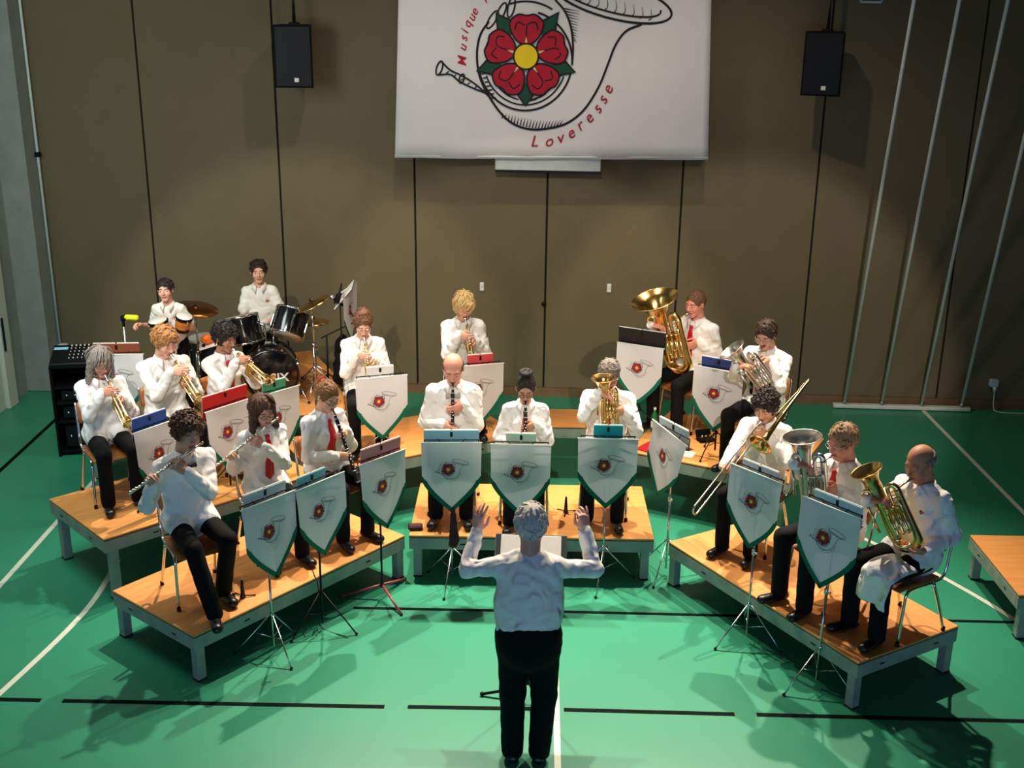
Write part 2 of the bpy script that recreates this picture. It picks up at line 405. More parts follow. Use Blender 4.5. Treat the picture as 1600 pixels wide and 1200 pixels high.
# projection screen case behind the big banner
sc_ = empty('screen_case', (-0.29, 13.98, 3.16)); tag(sc_, 'white flat board peeking out under the big banner', 'board')
mb = MB('white_paint'); mb.box((0, 0, 0), (1.27, 0.05, 0.40), bevel=0.01); mb.build('board', sc_)
mb = MB('dark_metal'); mb.box((0, -.005, -0.21), (1.27, 0.06, 0.025), bevel=0.005); mb.build('lower_edge', sc_)
for x in (-.5, .5): mb = MB('steel'); mb.tube([(x, 0.02, .15), (x, 0.02, 5.84)], .008, 8); mb.build('hanging_rod', sc_)
# ------------------------------------------------------------------ the band's emblem (flat print built as thin ribbons)
EX, EZ, E0X, E0Z = 1 / 397.0, 1 / 417.0, 668.0, 262.0
def ept(p): return ((p[0] - E0X) * EX, -(p[1] - E0Z) * EZ)
class Emblem:
    def __init__(s): s.mb = MB('ink_black', 'ink_red', 'ink_green', 'ink_yellow', 'ink_cream')
    def stroke(s, pts, w=9, m=0, layer=3, n=6, closed=False, raw=False, taper=False):
        P = [np.array(ept(p)) for p in pts]
        if not raw: P = catmull(P, n, closed)
        N = len(P); V = []; F = []
        for i, p in enumerate(P):
            a = P[(i - 1) % N] if closed or i else P[0]; b = P[(i + 1) % N] if closed or i < N - 1 else P[-1]
            t = b - a; t /= np.linalg.norm(t) + 1e-9; nn = np.array((-t[1], t[0])) * w * 0.5 * EX
            if taper: nn = nn * (1 - 0.8 * i / (N - 1))
            V += [(p[0] + nn[0], -layer * 0.0026, p[1] + nn[1]), (p[0] - nn[0], -layer * 0.0026, p[1] - nn[1])]
        for i in range(N if closed else N - 1):
            j = (i + 1) % N; F.append((2 * i, 2 * i + 1, 2 * j + 1, 2 * j))
        s.mb.quadmesh(V, F, m, False)
    def blob(s, pts, m, layer, center=None, n=6):
        P = catmull([np.array(ept(p)) for p in pts], n, True) if n > 1 else [np.array(ept(p)) for p in pts]
        c = np.array(ept(center)) if center else np.mean(P, 0)
        V = [(c[0], -layer * 0.0026, c[1])] + [(p[0], -layer * 0.0026, p[1]) for p in P]
        s.mb.quadmesh(V, [(0, i + 1, (i + 1) % len(P) + 1) for i in range(len(P))], m, False)
    def text(s, ch, p, size, ang, m=1, layer=3):
        cu = bpy.data.curves.new('letter', 'FONT'); cu.body = ch; cu.size = size * EX; cu.shear = 0.28; cu.align_x = 'CENTER'; cu.offset = 0.001; cu.resolution_u = 3
        o = bpy.data.objects.new('letter', cu); COL.objects.link(o)
        dg = bpy.context.evaluated_depsgraph_get(); me = o.evaluated_get(dg).to_mesh()
        x0, z0 = ept(p); ca, sa = math.cos(ang), math.sin(ang)
        V = [(x0 + v.co.x * ca - v.co.y * sa, -layer * 0.0026, z0 + v.co.x * sa + v.co.y * ca) for v in me.vertices]
        F = [tuple(q.vertices) for q in me.polygons]
        s.mb.quadmesh(V, F, m, False)
        o.evaluated_get(dg).to_mesh_clear(); bpy.data.objects.remove(o); bpy.data.curves.remove(cu)
def ell(cx, cy, a, b, rot, t0=0, t1=360, n=40):
    r = math.radians(rot)
    return [(cx + a * math.cos(t) * math.cos(r) - b * math.sin(t) * math.sin(r), cy + a * math.cos(t) * math.sin(r) + b * math.sin(t) * math.cos(r))
            for t in np.radians(np.linspace(t0, t1, n))]
def make_emblem():
    e = Emblem()
    # horn: bell, throat, coils, mouthpipe
    e.stroke(ell(1055, 0, 275, 82, 14)[:-1], 10, raw=True, closed=True)
    e.stroke(ell(1045, -4, 235, 56, 14, -10, 190), 8, raw=True)
    for k in range(9):
        x = 900 + k * 40; y = -2 + k * 10
        e.stroke([(x, y + 22 - 3 * abs(k - 4)), (x + 14, y - 2), (x + 8, y - 40)], 5, taper=True)
    e.stroke([(1190, 108), (1120, 140), (1075, 205), (1045, 290), (1005, 400), (940, 510), (860, 577), (770, 603), (690, 606), (615, 583), (555, 533), (500, 455), (458, 370), (443, 290), (445, 215), (462, 155), (496, 104)], 10)
    e.stroke(ell(664, 285, 216, 232, 0, -75, -2, 24), 9, raw=True)
    e.stroke(ell(664, 285, 216, 232, 0, 12, 168, 30), 9, raw=True)
    e.stroke(ell(664, 285, 190, 205, 0, -70, -40, 12), 7, raw=True); e.stroke(ell(664, 285, 190, 205, 0, 20, 160, 30), 7, raw=True)
    e.stroke(ell(664, 285, 190, 205, 0, 190, 222, 12), 7, raw=True); e.stroke(ell(664, 285, 166, 182, 0, 30, 80, 14), 6, raw=True)
    e.stroke(ell(664, 285, 166, 182, 0, 100, 150, 14), 6, raw=True); e.stroke(ell(664, 275, 240, 265, 0, 252, 300, 20), 8, raw=True)
    e.stroke([(795, 0), (842, 55), (870, 125), (882, 210), (880, 300)], 9)
    e.stroke([(275, 288), (318, 330), (375, 358), (440, 400), (512, 466)], 8); e.stroke([(265, 354), (320, 352), (362, 384), (425, 415), (490, 440)], 8)
    e.stroke(ell(268, 322, 34, 13, -72)[:-1], 7, raw=True, closed=True); e.stroke(ell(372, 370, 22, 11, -72)[:-1], 7, raw=True, closed=True)
    for k in range(6): e.stroke([(300 + 33 * k, 345 + 17 * k), (312 + 33 * k, 336 + 17 * k)], 5, n=2)
    for k, (x, y, a) in enumerate(((512, 95, -60), (552, 60, -66), (597, 38, -78))):
        e.stroke(ell(x, y, 46, 15, a)[:-1], 7, raw=True, closed=True)
    for k in range(20):
        t = k / 19; x = 560 + 270 * t; y = 541 + 62 * math.sin(math.pi * min(1, t * 0.62 + 0.08)) + (0 if t < .7 else -20 * (t - .7))
        e.stroke([(x, y), (x + 4 + 10 * t, y - 26 - 14 * math.sin(math.pi * t))], 6, n=2, taper=True)
    for k in range(7): e.stroke([(462 + 8 * k, 348 + 19 * k), (482 + 8 * k, 344 + 19 * k)], 6, n=2)
    for k in range(12): e.stroke([(838 + 4.2 * k, 40 + 13 * k), (905 - 1.0 * k + 6 * (k % 2), 52 + 13 * k)], 5, n=2, taper=True)
    for k in range(3): e.stroke([(690 + 22 * k, 470 - 8 * k), (720 + 22 * k, 462 - 14 * k)], 6, n=2)
    # rose: sepals, petals, heart
    C = (668, 262)
    def pol(a, r): a = math.radians(a); return (C[0] + r * math.cos(a), C[1] - r * 1.02 * math.sin(a))
    for a, r in ((126, 236), (54, 246), (-17, 236), (-90, 226), (197, 236)):
        leaf = [pol(a - 17, 165), pol(a - 9, 190), pol(a, r), pol(a + 9, 190), pol(a + 17, 165), pol(a, 120)]
        e.blob(leaf, 2, 4, n=1); e.stroke([pol(a - 19, 160), pol(a - 8, 192), pol(a, r + 2), pol(a + 8, 192), pol(a + 19, 160)], 8, layer=5, n=1, raw=True)
    for a in (90, 18, -54, -126, 162):
        o = [pol(a - 20, 60), pol(a - 33, 110), pol(a - 27, 170), pol(a - 12, 192), pol(a, 184), pol(a + 12, 192), pol(a + 27, 170), pol(a + 33, 110), pol(a + 20, 60)]
        e.blob(o, 1, 6, center=pol(a, 120)); e.stroke(o, 8, layer=7, closed=True)
        e.stroke([pol(a - 24, 132), pol(a - 15, 158), pol(a - 2, 142), pol(a, 90), pol(a, 66)], 6, layer=7)
        e.stroke([pol(a + 24, 132), pol(a + 15, 158), pol(a + 2, 142)], 6, layer=7)
        e.blob([pol(a - 7, 58), pol(a, 92), pol(a + 7, 58)], 4, 8, n=1)
    e.blob(ell(668, 262, 57, 60, 0, 0, 345, 24), 3, 9, n=1); e.stroke(ell(668, 262, 57, 60, 0, 0, 345, 24), 8, layer=10, raw=True, closed=True)
    # lettering along the arcs
    for ch, (x, y), a in zip('Musique', ((392, 290), (393, 230), (397, 188), (402, 158), (413, 125), (432, 96), (443, 70)), (98, 84, 82, 80, 74, 70, 66)):
        e.text(ch, (x, y), 56, math.radians(a - 8))
    e.text('F', (490, 14), 52, math.radians(45))
    for ch, (x, y), a in zip('Loveresse', ((712, 690), (782, 688), (838, 672), (892, 645), (936, 605), (980, 565), (1020, 517), (1045, 470), (1068, 420)), (2, 8, 20, 32, 42, 52, 60, 66, 72)):
        e.text(ch, (x, y), 74, math.radians(a))
    return e.mb
EMB = make_emblem()
# the big hanging banner: slightly rippled cloth
def ripple_big(x, z): return 0.012 * math.sin(7 * x + 0.6 * math.sin(2 * z)) + 0.01 * math.sin(3.1 * x + 1.3)
bb = empty('hanging_banner', (-0.26, 13.84, 3.12)); tag(bb, 'large white cloth banner with red rose and hunting horn emblem on the rear wall', 'banner')
V = []; F = []; nx, nz = 48, 16
for j in range(nz + 1):
    for i in range(nx + 1):
        x = -1.86 + 3.72 * i / nx; z = 2.75 * j / nz; V.append((x * (1 - 0.004 * j), ripple_big(x, z), z + 0.012 * x))
for j in range(nz):
    for i in range(nx): a = j * (nx + 1) + i; F.append((a, a + 1, a + nx + 2, a + nx + 1))
cl = obj('cloth', mesh_data('cloth', V, F, ['banner_big']), bb)
sm = cl.modifiers.new('thickness', 'SOLIDIFY'); sm.thickness = 0.004; sm.offset = 1
def bend(mb, fn, scale, ox, oz, name):
    V = [(x * scale + ox, y * scale + fn(x * scale + ox, z * scale + oz) - 0.0012, z * scale + oz) for x, y, z in mb.V]
    return mesh_data(name, V, mb.F, mb.mats, mb.M, False)
obj('emblem', bend(EMB, lambda x, z: ripple_big(x, z) - 0.0045, 1.0, -0.566 + 0.26, 4.29 - 3.12, 'emblem'), bb)
mb = MB('white_paint'); mb.tube([(-1.86, 0, 0.0), (1.86, 0, 0.045)], 0.012, 10); mb.build('bottom_rod', bb)
mb = MB('steel')
for x in (-1.7, 1.7): mb.tube([(x, 0.0, 2.72), (x, 0.0, 5.88)], 0.004, 6)
mb.build('hanging_wire', bb)

# small shield pennants, three drapes of cloth shared by the stands
SW, SH = 0.51, 0.64
def shield_half(z):
    """half width of the shield at height z below the top (z from 0 to SH)"""
    if z < 0.34: return SW / 2 * (1 - 0.02 * z / 0.34)
    t = (z - 0.34) / (SH - 0.34); return SW / 2 * 0.98 * (1 - t ** 1.35)
def make_pennant(k):
    ph = (0.3, 1.9, 3.6)[k]; am = (0.010, 0.014, 0.022)[k]
    def fn(x, z): return am * math.sin(9 * x + ph + 2.2 * z) * min(1, -z / 0.12 + 0.15) + 0.02 * (-z) * math.sin(4 * x + ph)
    def sheet(z0fn, name, hw_fn, z1, y0, m, border=None):
        V = []; F = []; nx, nz = 20, 26
        for j in range(nz + 1):
            z = z1 * j / nz; h = hw_fn(z)
            for i in range(nx + 1):
                x = h * (2 * i / nx - 1); V.append((x, fn(x, -z) + y0, -z))
        for j in range(nz):
            for i in range(nx): a = j * (nx + 1) + i; F.append((a, a + nx + 1, a + nx + 2, a + 1))
        return mesh_data(name, V, F, [m])
    body = sheet(0, 'pennant_cloth', lambda z: max(0.0005, shield_half(z)), SH, 0, 'banner_white')
    # green hem along the lower curved edge
    V = []; F = []; N = 40; edge = []
    for i in range(N + 1):
        t = i / N; z = 0.30 + (SH - 0.30) * t; edge.append((-shield_half(z), z))
    edge += [(-x, z) for x, z in edge[::-1][1:]]
    inn = []
    for i, (x, z) in enumerate(edge):
        a = np.array(edge[max(i - 1, 0)]); b = np.array(edge[min(i + 1, len(edge) - 1)]); t = b - a; t /= np.linalg.norm(t) + 1e-9
        n = np.array((t[1], -t[0])); w = 0.036 * min(1.0, 0.12 + min(i, len(edge) - 1 - i) / 7)
        if abs(i - N) < 2: n = np.array((0, -1.0)) if abs(i - N) == 0 else n
        q = np.array((x, z)) - (-n if False else -n) * 0 + (n if (n @ (np.array((0, .2)) - np.array((x, z)))) > 0 else -n) * w
        inn.append(q)
    for (x, z), q in zip(edge, inn):
        V += [(x * 1.004, fn(x, -z) - 0.002, -z - 0.001), (q[0], fn(q[0], -q[1]) - 0.002, -q[1])]
    for i in range(len(edge) - 1): F.append((2 * i, 2 * i + 2, 2 * i + 3, 2 * i + 1))
    hem = mesh_data('hem', V, F, ['banner_green'])
    em = bend(EMB, fn, 0.107, -0.028, -0.248, 'emblem_small')
    return body, hem, em
PENNANT = [make_pennant(k) for k in range(3)]
def pennant(c, ang, k, label, tilt=0.0, roll=0.0, group='shield pennants on the music stands'):
    e = empty('shield_pennant', c); e.rotation_euler = (tilt, roll, ang)
    body, hem, em = PENNANT[k]
    b = obj('cloth', body, e); obj('hem', hem, e)['label'] = 'green hem of the pennant'; obj('emblem', em, e)
    mb = MB('white_paint'); mb.tube([(-SW / 2 - .005, 0.004, -0.004), (SW / 2 + .005, 0.004, -0.004)], 0.006, 8); mb.build('top_rod', e)
    tag(e, label, 'pennant', group)
    return e
# ------------------------------------------------------------------ stage platforms
def platform(x, y, ang, L, W, h, label, depth=0.11, legs_in=0.03, group='wooden stage platforms'):
    """near corner x,y; long side along ang (radians), short side to its left"""
    e = empty('stage_platform', (x, y, 0), ang); tag(e, label, 'platform', group)
    mb = MB('platform_wood'); mb.box((L / 2, W / 2, h - 0.009), (L, W, 0.018), bevel=0.003); mb.build('deck', e)
    mb = MB('ebony'); mb.box((L / 2, W / 2, h - 0.022), (L - .004, W - .004, 0.008)); mb.build('deck_edge', e)
    t = 0.04
    for c, d in (((L / 2, t / 2, h - .026 - depth / 2), (L, t, depth)), ((L / 2, W - t / 2, h - .026 - depth / 2), (L, t, depth)),
                 ((t / 2, W / 2, h - .026 - depth / 2), (t, W - 2 * t, depth)), ((L - t / 2, W / 2, h - .026 - depth / 2), (t, W - 2 * t, depth))):
        mb = MB('frame_wood'); mb.box(c, d, bevel=0.004); r = mb.build('rail', e)
        m2 = MB('dark_metal')
        a = 0 if d[0] > d[1] else 1
        for k in (-.28, .3):
            b = list(c); b[a] += d[a] * k; s_ = [0.05, 0.05, 0.012]; s_[1 - a] = d[1 - a] + 0.004
            m2.box(b, s_)
        m2.build('bolt_plate', r)
    lg = 0.075; zt = h - 0.05
    for sx in (0, 1):
        for sy in (0, 1):
            cx = (t * .4 + lg / 2 + legs_in) if not sx else L - (t * .4 + lg / 2 + legs_in); cy = (lg / 2 + .006) if not sy else W - lg / 2 - .006
            mb = MB('frame_wood'); mb.box((cx, cy, zt / 2 + .006), (lg, lg, zt - .012), bevel=0.004); l = mb.build('leg', e)
            m2 = MB('rubber'); m2.box((cx, cy, 0.008), (lg + .006, lg + .006, 0.016), bevel=0.003); m2.build('foot', l)
    return e
R_ = math.radians
H1, H2, H3 = 0.41, 0.60, 0.80
platform(-2.706, 7.377, R_(53.7), 2.23, 1.064, H1, 'low wooden platform under the two flautists and the girl clarinettist', legs_in=0.0)
p2 = platform(2.157 + 2.23 * math.cos(R_(123.1)), 7.359 + 2.23 * math.sin(R_(123.1)), R_(-56.9), 2.23, 1.064, H1, 'low wooden platform under the trombone, euphonium and baritone players', legs_in=0.0)
platform(-1.35, 9.177, R_(2.3), 2.166, 1.166, H1, 'low wooden platform in the centre under two clarinets and the alto horn', legs_in=0.02)
platform(-3.82, 8.52, R_(46.5), 2.12, 1.10, H2, 'raised wooden platform under the grey-haired trumpeter and the cornet players', legs_in=0.03)
platform(-2.37, 10.04, R_(32.2), 2.25, 1.03, H2, 'raised wooden platform under the two women trumpeters')
platform(-0.45, 11.50, R_(3.0), 1.22, 0.55, H2, 'narrow raised platform behind the centre row')
platform(0.60, 10.90, R_(-25.0), 1.70, 1.35, H2, 'raised wooden platform under the tuba player and the player with braces')
platform(-4.55, 10.17, R_(27.5), 2.75, 1.10, H3, 'highest platform carrying the bongos and the front of the drum kit')
platform(-4.55 - 1.105 * math.sin(R_(27.5)) + .65 * math.cos(R_(27.5)), 10.17 + 1.105 * math.cos(R_(27.5)) + .65 * math.sin(R_(27.5)), R_(27.5), 2.10, 1.10, H3, 'highest platform at the back under the drummer')
platform(3.69, 9.57 - 1.10, R_(2.0), 2.2, 1.10, H1, 'empty wooden platform cut off by the right edge of the picture', legs_in=0.02)

# ------------------------------------------------------------------ chairs (built once, then copied)
def make_chair():
    e = empty('chair')
    V = []; F = []; n = 8
    for j in range(n + 1):
        for i in range(n + 1):
            u = 2 * i / n - 1; v = 2 * j / n - 1
            x = 0.205 * u * (1 - 0.06 * v * v); y = -0.05 + 0.20 * v
            z = 0.452 + 0.012 * u * u - 0.02 * max(0, -v - .6) / .4 + 0.015 * max(0, v - .5)
            V.append((x, y, z))
    for j in range(n):
        for i in range(n): a = j * (n + 1) + i; F.append((a, a + 1, a + n + 2, a + n + 1))
    s_ = obj('seat', mesh_data('seat', V, F, ['chair_wood']), e); m = s_.modifiers.new('t', 'SOLIDIFY'); m.thickness = 0.014; m.offset = -1
    V = []; F = []
    for j in range(5):
        for i in range(n + 1):
            u = 2 * i / n - 1; v = j / 4
            V.append((0.195 * u * (1 - .1 * (2 * v - 1) ** 4), 0.222 + 0.03 * v - 0.03 * u * u, 0.66 + 0.19 * v))
    for j in range(4):
        for i in range(n): a = j * (n + 1) + i; F.append((a, a + n + 1, a + n + 2, a + 1))
    s_ = obj('backrest', mesh_data('backrest', V, F, ['chair_wood']), e); m = s_.modifiers.new('t', 'SOLIDIFY'); m.thickness = 0.012; m.offset = 1
    for s in (-1, 1):
        mb = MB('chrome'); mb.tube(catmull([(s * .215, -.23, 0.012), (s * .205, -.20, .30), (s * .20, -.18, .41), (s * .197, -.10, .435), (s * .197, .10, .435)], 5), 0.012, 10)
        l = mb.build('leg', e); m2 = MB('rubber'); m2.lathe([(.0, 0), (.016, 0), (.016, .03), (.012, .034)], 10, 0, Matrix.Translation((s * .215, -.231, 0.0))); m2.build('foot', l)
        mb = MB('chrome'); mb.tube(catmull([(s * .215, .25, 0.012), (s * .205, .17, .25), (s * .198, .10, .425)], 5), 0.012, 10)
        l = mb.build('leg', e); m2 = MB('rubber'); m2.lathe([(.0, 0), (.016, 0), (.016, .03), (.012, .034)], 10, 0, Matrix.Translation((s * .215, .252, 0.0))); m2.build('foot', l)
        mb = MB('chrome'); mb.tube(catmull([(s * .197, .08, .437), (s * .197, .17, .45), (s * .196, .215, .52), (s * .194, .235, .66), (s * .192, .262, .84)], 5), 0.011, 10); mb.build('back_tube', e)
    mb = MB('chrome'); mb.tube([(-.197, .12, .43), (.197, .12, .43)], 0.010, 8); mb.tube([(-.197, -.16, .425), (.197, -.16, .425)], 0.010, 8); mb.build('cross_tube', e)
    return e
CHAIR = make_chair(); CHAIR_USED = []
def chair(loc, rz, label):
    e = CHAIR if not CHAIR_USED else copy_tree(CHAIR)
    CHAIR_USED.append(e); e.location = loc; e.rotation_euler = (0, 0, rz)
    tag(e, label, 'chair', 'chairs of the band')
    return e

# ------------------------------------------------------------------ music stands
def music_stand(x, y, z0, ztop, ang, label, m='steel', desk='dark_metal', spread=0.30, leg_h=0.34, flat=False, turn=0.3, legm=None, back=0.03):
    e = empty('music_stand', (x, y, z0), ang); tag(e, label, 'music stand', 'music stands of the band')
    h = ztop - z0
    mb = MB(m); mb.tube([(0, back, 0.06 if not flat else .10), (0, back, h * .55)], 0.009, 10); mb.build('lower_pole', e)
    mb = MB(m); mb.tube([(0, back, h * .5), (0, back, h - .14)], 0.0065, 10); mb.build('upper_pole', e)
    mb = MB('dark_metal' if m != 'steel' else 'steel'); mb.lathe([(.009, -.025), (.016, -.02), (.016, .02), (.009, .025)], 12, 0, Matrix.Translation((0, back, h * .54)))
    mb.tube([(0, back, h * .54), (.035, back - .01, h * .54 + .005)], 0.006, 8); mb.ball((.04, back - .011, h * .54 + .006), .010); mb.build('clamp', e)
    mb = MB('dark_metal' if m != 'steel' else 'steel'); mb.lathe([(.009, -.02), (.018, -.015), (.018, .015), (.009, .02)], 12, 0, Matrix.Translation((0, back, leg_h if not flat else .12))); mb.build('hub', e)
    for k in range(3):
        a = turn + k * 2 * math.pi / 3; d = (math.cos(a), math.sin(a)); mb = MB(legm or m)
        if flat:
            mb.tube([(.015 * d[0], back + .015 * d[1], .12), (spread * d[0], back + spread * d[1], .012)], 0.011, 8)
        else:
            mb.tube([(.015 * d[0], back + .015 * d[1], leg_h), (spread * .75 * d[0], back + spread * .75 * d[1], .10), (spread * d[0], back + spread * d[1], .008)], 0.006, 8)
            mb.tube([(.01 * d[0], back + .01 * d[1], .10 + .04), (spread * .45 * d[0], back + spread * .45 * d[1], leg_h * .55)], 0.004, 6)
        l = mb.build('leg', e); m2 = MB('rubber'); m2.ball((spread * d[0], back + spread * d[1], .012), .013, seg=8); m2.build('foot', l)
    # folding desk leaning away from the player
    dk = empty('desk', (0, back - 0.004, h - .15), 0, e); dk.rotation_euler = (R_(0), 0, 0)
    mb = MB(desk)
    for s in (-1, 1):
        mb.tube([(0, 0, 0.0), (s * .22, 0, .05), (s * .23, 0, .16)], 0.005, 6); mb.tube([(0, 0, .02), (s * .12, 0, .17)], 0.004, 6)
    mb.tube([(-.23, 0, .05), (.23, 0, .05)], 0.005, 6); mb.tube([(-.23, 0, .155), (.23, 0, .155)], 0.005, 6); mb.box((0, .03, .045), (.42, .06, .006), bevel=.002)
    mb.build('wire_desk', dk)
    return e
def folder(x, y, z, ang, w, h, hexc, label, tilt=5, side=0.0, sheets=True, roll=0.0):
    """open folder standing on a desk; the outer cover faces the audience"""
    e = empty('sheet_folder', (x, y, z)); e.rotation_euler = (R_(tilt), R_(roll), ang); tag(e, label, 'folder', 'music folders on the stands')
    mb = MB(folder_mat(hexc))
    for s in (-1, 1): mb.box((side + s * (w / 4 + .001), 0, h / 2), (w / 2 - .004, .006, h), bevel=.002)
    mb.build('cover', e)
    mb = MB(folder_mat(hexc)); mb.box((side, -.002, h / 2), (.016, .006, h), bevel=.002); mb.build('spine', e)
    if sheets:
        for s in (-1, 1):
            mb = MB('paper'); mb.box((side + s * w / 4, .008, h / 2 + .008), (w / 2 - .012, .008, h - .004), bevel=.002); mb.build('sheets', e)
    mb = MB('dark_metal'); mb.box((side, -.007, h - .035), (.022, .01, .045), bevel=.003); mb.build('clip', e)
    return e
# ------------------------------------------------------------------ signed distance modelling for people
F32 = np.float32
def A3(v): return np.array(v, dtype=F32)
def rcone(p, a, b, ra, rb):
    a = A3(a); b = A3(b); ba = b - a; q = p - a
    t = np.clip((q @ ba) / max(float(ba @ ba), 1e-9), 0, 1)
    return np.sqrt(((q - t[:, None] * ba) ** 2).sum(1)) - (ra + (rb - ra) * t)
def ecap(p, a, b, ra, rb, n, flat):
    a = A3(a); b = A3(b); n = A3(n); ba = b - a; q = p - a
    t = np.clip((q @ ba) / max(float(ba @ ba), 1e-9), 0, 1)
    w = q - t[:, None] * ba; wn = w @ n
    w = w + (wn * (1 / flat - 1))[:, None] * n
    return (np.sqrt((w ** 2).sum(1)) - (ra + (rb - ra) * t)) * (0.5 + 0.5 * flat)
def ellip(p, c, r, R=None):
    q = p - A3(c)
    if R is not None: q = q @ np.array(R, dtype=F32)
    r = A3(r); k0 = np.sqrt(((q / r) ** 2).sum(1)) + 1e-9; k1 = np.sqrt(((q / (r * r)) ** 2).sum(1)) + 1e-9
    return k0 * (k0 - 1) / k1
def smin(a, b, k):
    h = np.clip(0.5 + 0.5 * (b - a) / k, 0, 1); return b + (a - b) * h - k * h * (1 - h)
def smax(a, b, k): return -smin(-a, -b, k)
def wrinkle(p, amp, fr, seed=0.0):
    x, y, z = p[:, 0], p[:, 1], p[:, 2]
    a = np.sin(fr * (x * .8 + z * .9) + 2.1 * np.sin(fr * .37 * (y - z) + seed) + seed)
    b = np.sin(fr * 1.6 * (z * .7 - x * .5 + y * .6) + 1.7 * np.sin(fr * .5 * x + 1.3 * seed))
    return amp * (0.6 * a + 0.4 * b)
def folds(p, amp, fr, seed=0.0):
    x, y, z = p[:, 0], p[:, 1], p[:, 2]
    a = np.abs(np.sin(fr * (x * .55 + z * .8 - y * .3) + 2.3 * np.sin(fr * .30 * (y - z + .6 * x) + seed) + seed))
    b = np.abs(np.sin(fr * .8 * (z * .9 - x * .75 + y * .4) + 2.0 * np.sin(fr * .33 * (x + y) + 1.7 * seed) + 2 * seed))
    m = 0.5 + 0.5 * np.sin(fr * .21 * (x + 1.3 * z) + 1.1 * seed)
    return amp * (0.5 - (a ** .7) * m - (b ** .7) * (1 - m)) * .9
EDGES = [((0, 0, 0), (1, 0, 0)), ((0, 1, 0), (1, 1, 0)), ((0, 0, 1), (1, 0, 1)), ((0, 1, 1), (1, 1, 1)), ((0, 0, 0), (0, 1, 0)), ((1, 0, 0), (1, 1, 0)),
         ((0, 0, 1), (0, 1, 1)), ((1, 0, 1), (1, 1, 1)), ((0, 0, 0), (0, 0, 1)), ((1, 0, 0), (1, 0, 1)), ((0, 1, 0), (0, 1, 1)), ((1, 1, 0), (1, 1, 1))]
def snet(fn, lo, hi, h):
    lo = np.array(lo, float) - 1.5 * h; hi = np.array(hi, float) + 1.5 * h
    n = np.ceil((hi - lo) / h).astype(int) + 1
    ax = [(lo[i] + h * np.arange(n[i])).astype(F32) for i in range(3)]
    G = np.stack(np.meshgrid(*ax, indexing='ij'), -1).reshape(-1, 3)
    d = fn(G).reshape(n); s = d < 0
    d[0], d[-1], d[:, 0], d[:, -1], d[:, :, 0], d[:, :, -1] = [np.maximum(v, 1e-4) for v in (d[0], d[-1], d[:, 0], d[:, -1], d[:, :, 0], d[:, :, -1])]
    s = d < 0
    cnt = np.zeros(n - 1, int)
    for i in (0, 1):
        for j in (0, 1):
            for k in (0, 1): cnt += s[i:n[0] - 1 + i, j:n[1] - 1 + j, k:n[2] - 1 + k]
    act = (cnt > 0) & (cnt < 8); idx = -np.ones(act.shape, int); I = np.argwhere(act); idx[act] = np.arange(len(I))
    acc = np.zeros((len(I), 3)); w = np.zeros(len(I))
    for a, b in EDGES:
        da = d[tuple((I + a).T)]; db = d[tuple((I + b).T)]; cr = (da < 0) != (db < 0)
        t = np.where(cr, da / np.where(cr, da - db, 1), 0); p = np.array(a) + (np.array(b) - np.array(a)) * t[:, None]
        acc += p * cr[:, None]; w += cr
    V = lo + h * (I + acc / np.maximum(w, 1)[:, None])
    Q = []
    for axx in range(3):
        o1, o2 = [(1, 2), (2, 0), (0, 1)][axx]
        sl0 = [slice(None)] * 3; sl1 = [slice(None)] * 3; sl0[axx] = slice(0, -1); sl1[axx] = slice(1, None)
        s0 = s[tuple(sl0)]; s1 = s[tuple(sl1)]; E = np.argwhere(s0 != s1)
        ok = (E[:, o1] > 0) & (E[:, o2] > 0) & (E[:, o1] < n[o1] - 1) & (E[:, o2] < n[o2] - 1); E = E[ok]
        e1 = np.zeros(3, int); e1[o1] = 1; e2 = np.zeros(3, int); e2[o2] = 1
        q = np.stack([idx[tuple((E - e1 - e2).T)], idx[tuple((E - e2).T)], idx[tuple(E.T)], idx[tuple((E - e1).T)]], 1)
        ins = s0[tuple(E.T)]; q[~ins] = q[~ins][:, ::-1]; Q.append(q)
    return V, np.concatenate(Q)
def fast_mesh(name, V, Q, mats, mi=None):
    me = bpy.data.meshes.new(name); n = len(Q)
    me.vertices.add(len(V)); me.vertices.foreach_set('co', np.asarray(V, dtype=F32).ravel())
    me.loops.add(4 * n); me.loops.foreach_set('vertex_index', np.asarray(Q, dtype=np.int32).ravel())
    me.polygons.add(n); me.polygons.foreach_set('loop_start', np.arange(0, 4 * n, 4, dtype=np.int32))
    me.polygons.foreach_set('use_smooth', np.ones(n, dtype=bool))
    for m in mats: me.materials.append(MATS[m] if isinstance(m, str) else m)
    if mi is not None: me.polygons.foreach_set('material_index', np.asarray(mi, dtype=np.int32))
    me.update(calc_edges=True); me.validate()
    return me
def rot(ax, deg):
    a = math.radians(deg); c, s = math.cos(a), math.sin(a)
    return np.array({'x': [[1, 0, 0], [0, c, -s], [0, s, c]], 'y': [[c, 0, s], [0, 1, 0], [-s, 0, c]], 'z': [[c, -s, 0], [s, c, 0], [0, 0, 1]]}[ax])
def unit(v): v = np.array(v, float); return v / (np.linalg.norm(v) + 1e-9)
def two_bone(S, W, l1, l2, hint):
    S = np.array(S, float); W = np.array(W, float); d = W - S; L = np.linalg.norm(d); u = d / L
    if L > (l1 + l2) * .995: W = S + u * (l1 + l2) * .995; L = (l1 + l2) * .995
    a = (l1 * l1 - l2 * l2 + L * L) / (2 * L); h = math.sqrt(max(0, l1 * l1 - a * a))
    hn = np.array(hint, float); hn = hn - u * (hn @ u); hn /= np.linalg.norm(hn) + 1e-9
    return S + u * a + hn * h, W
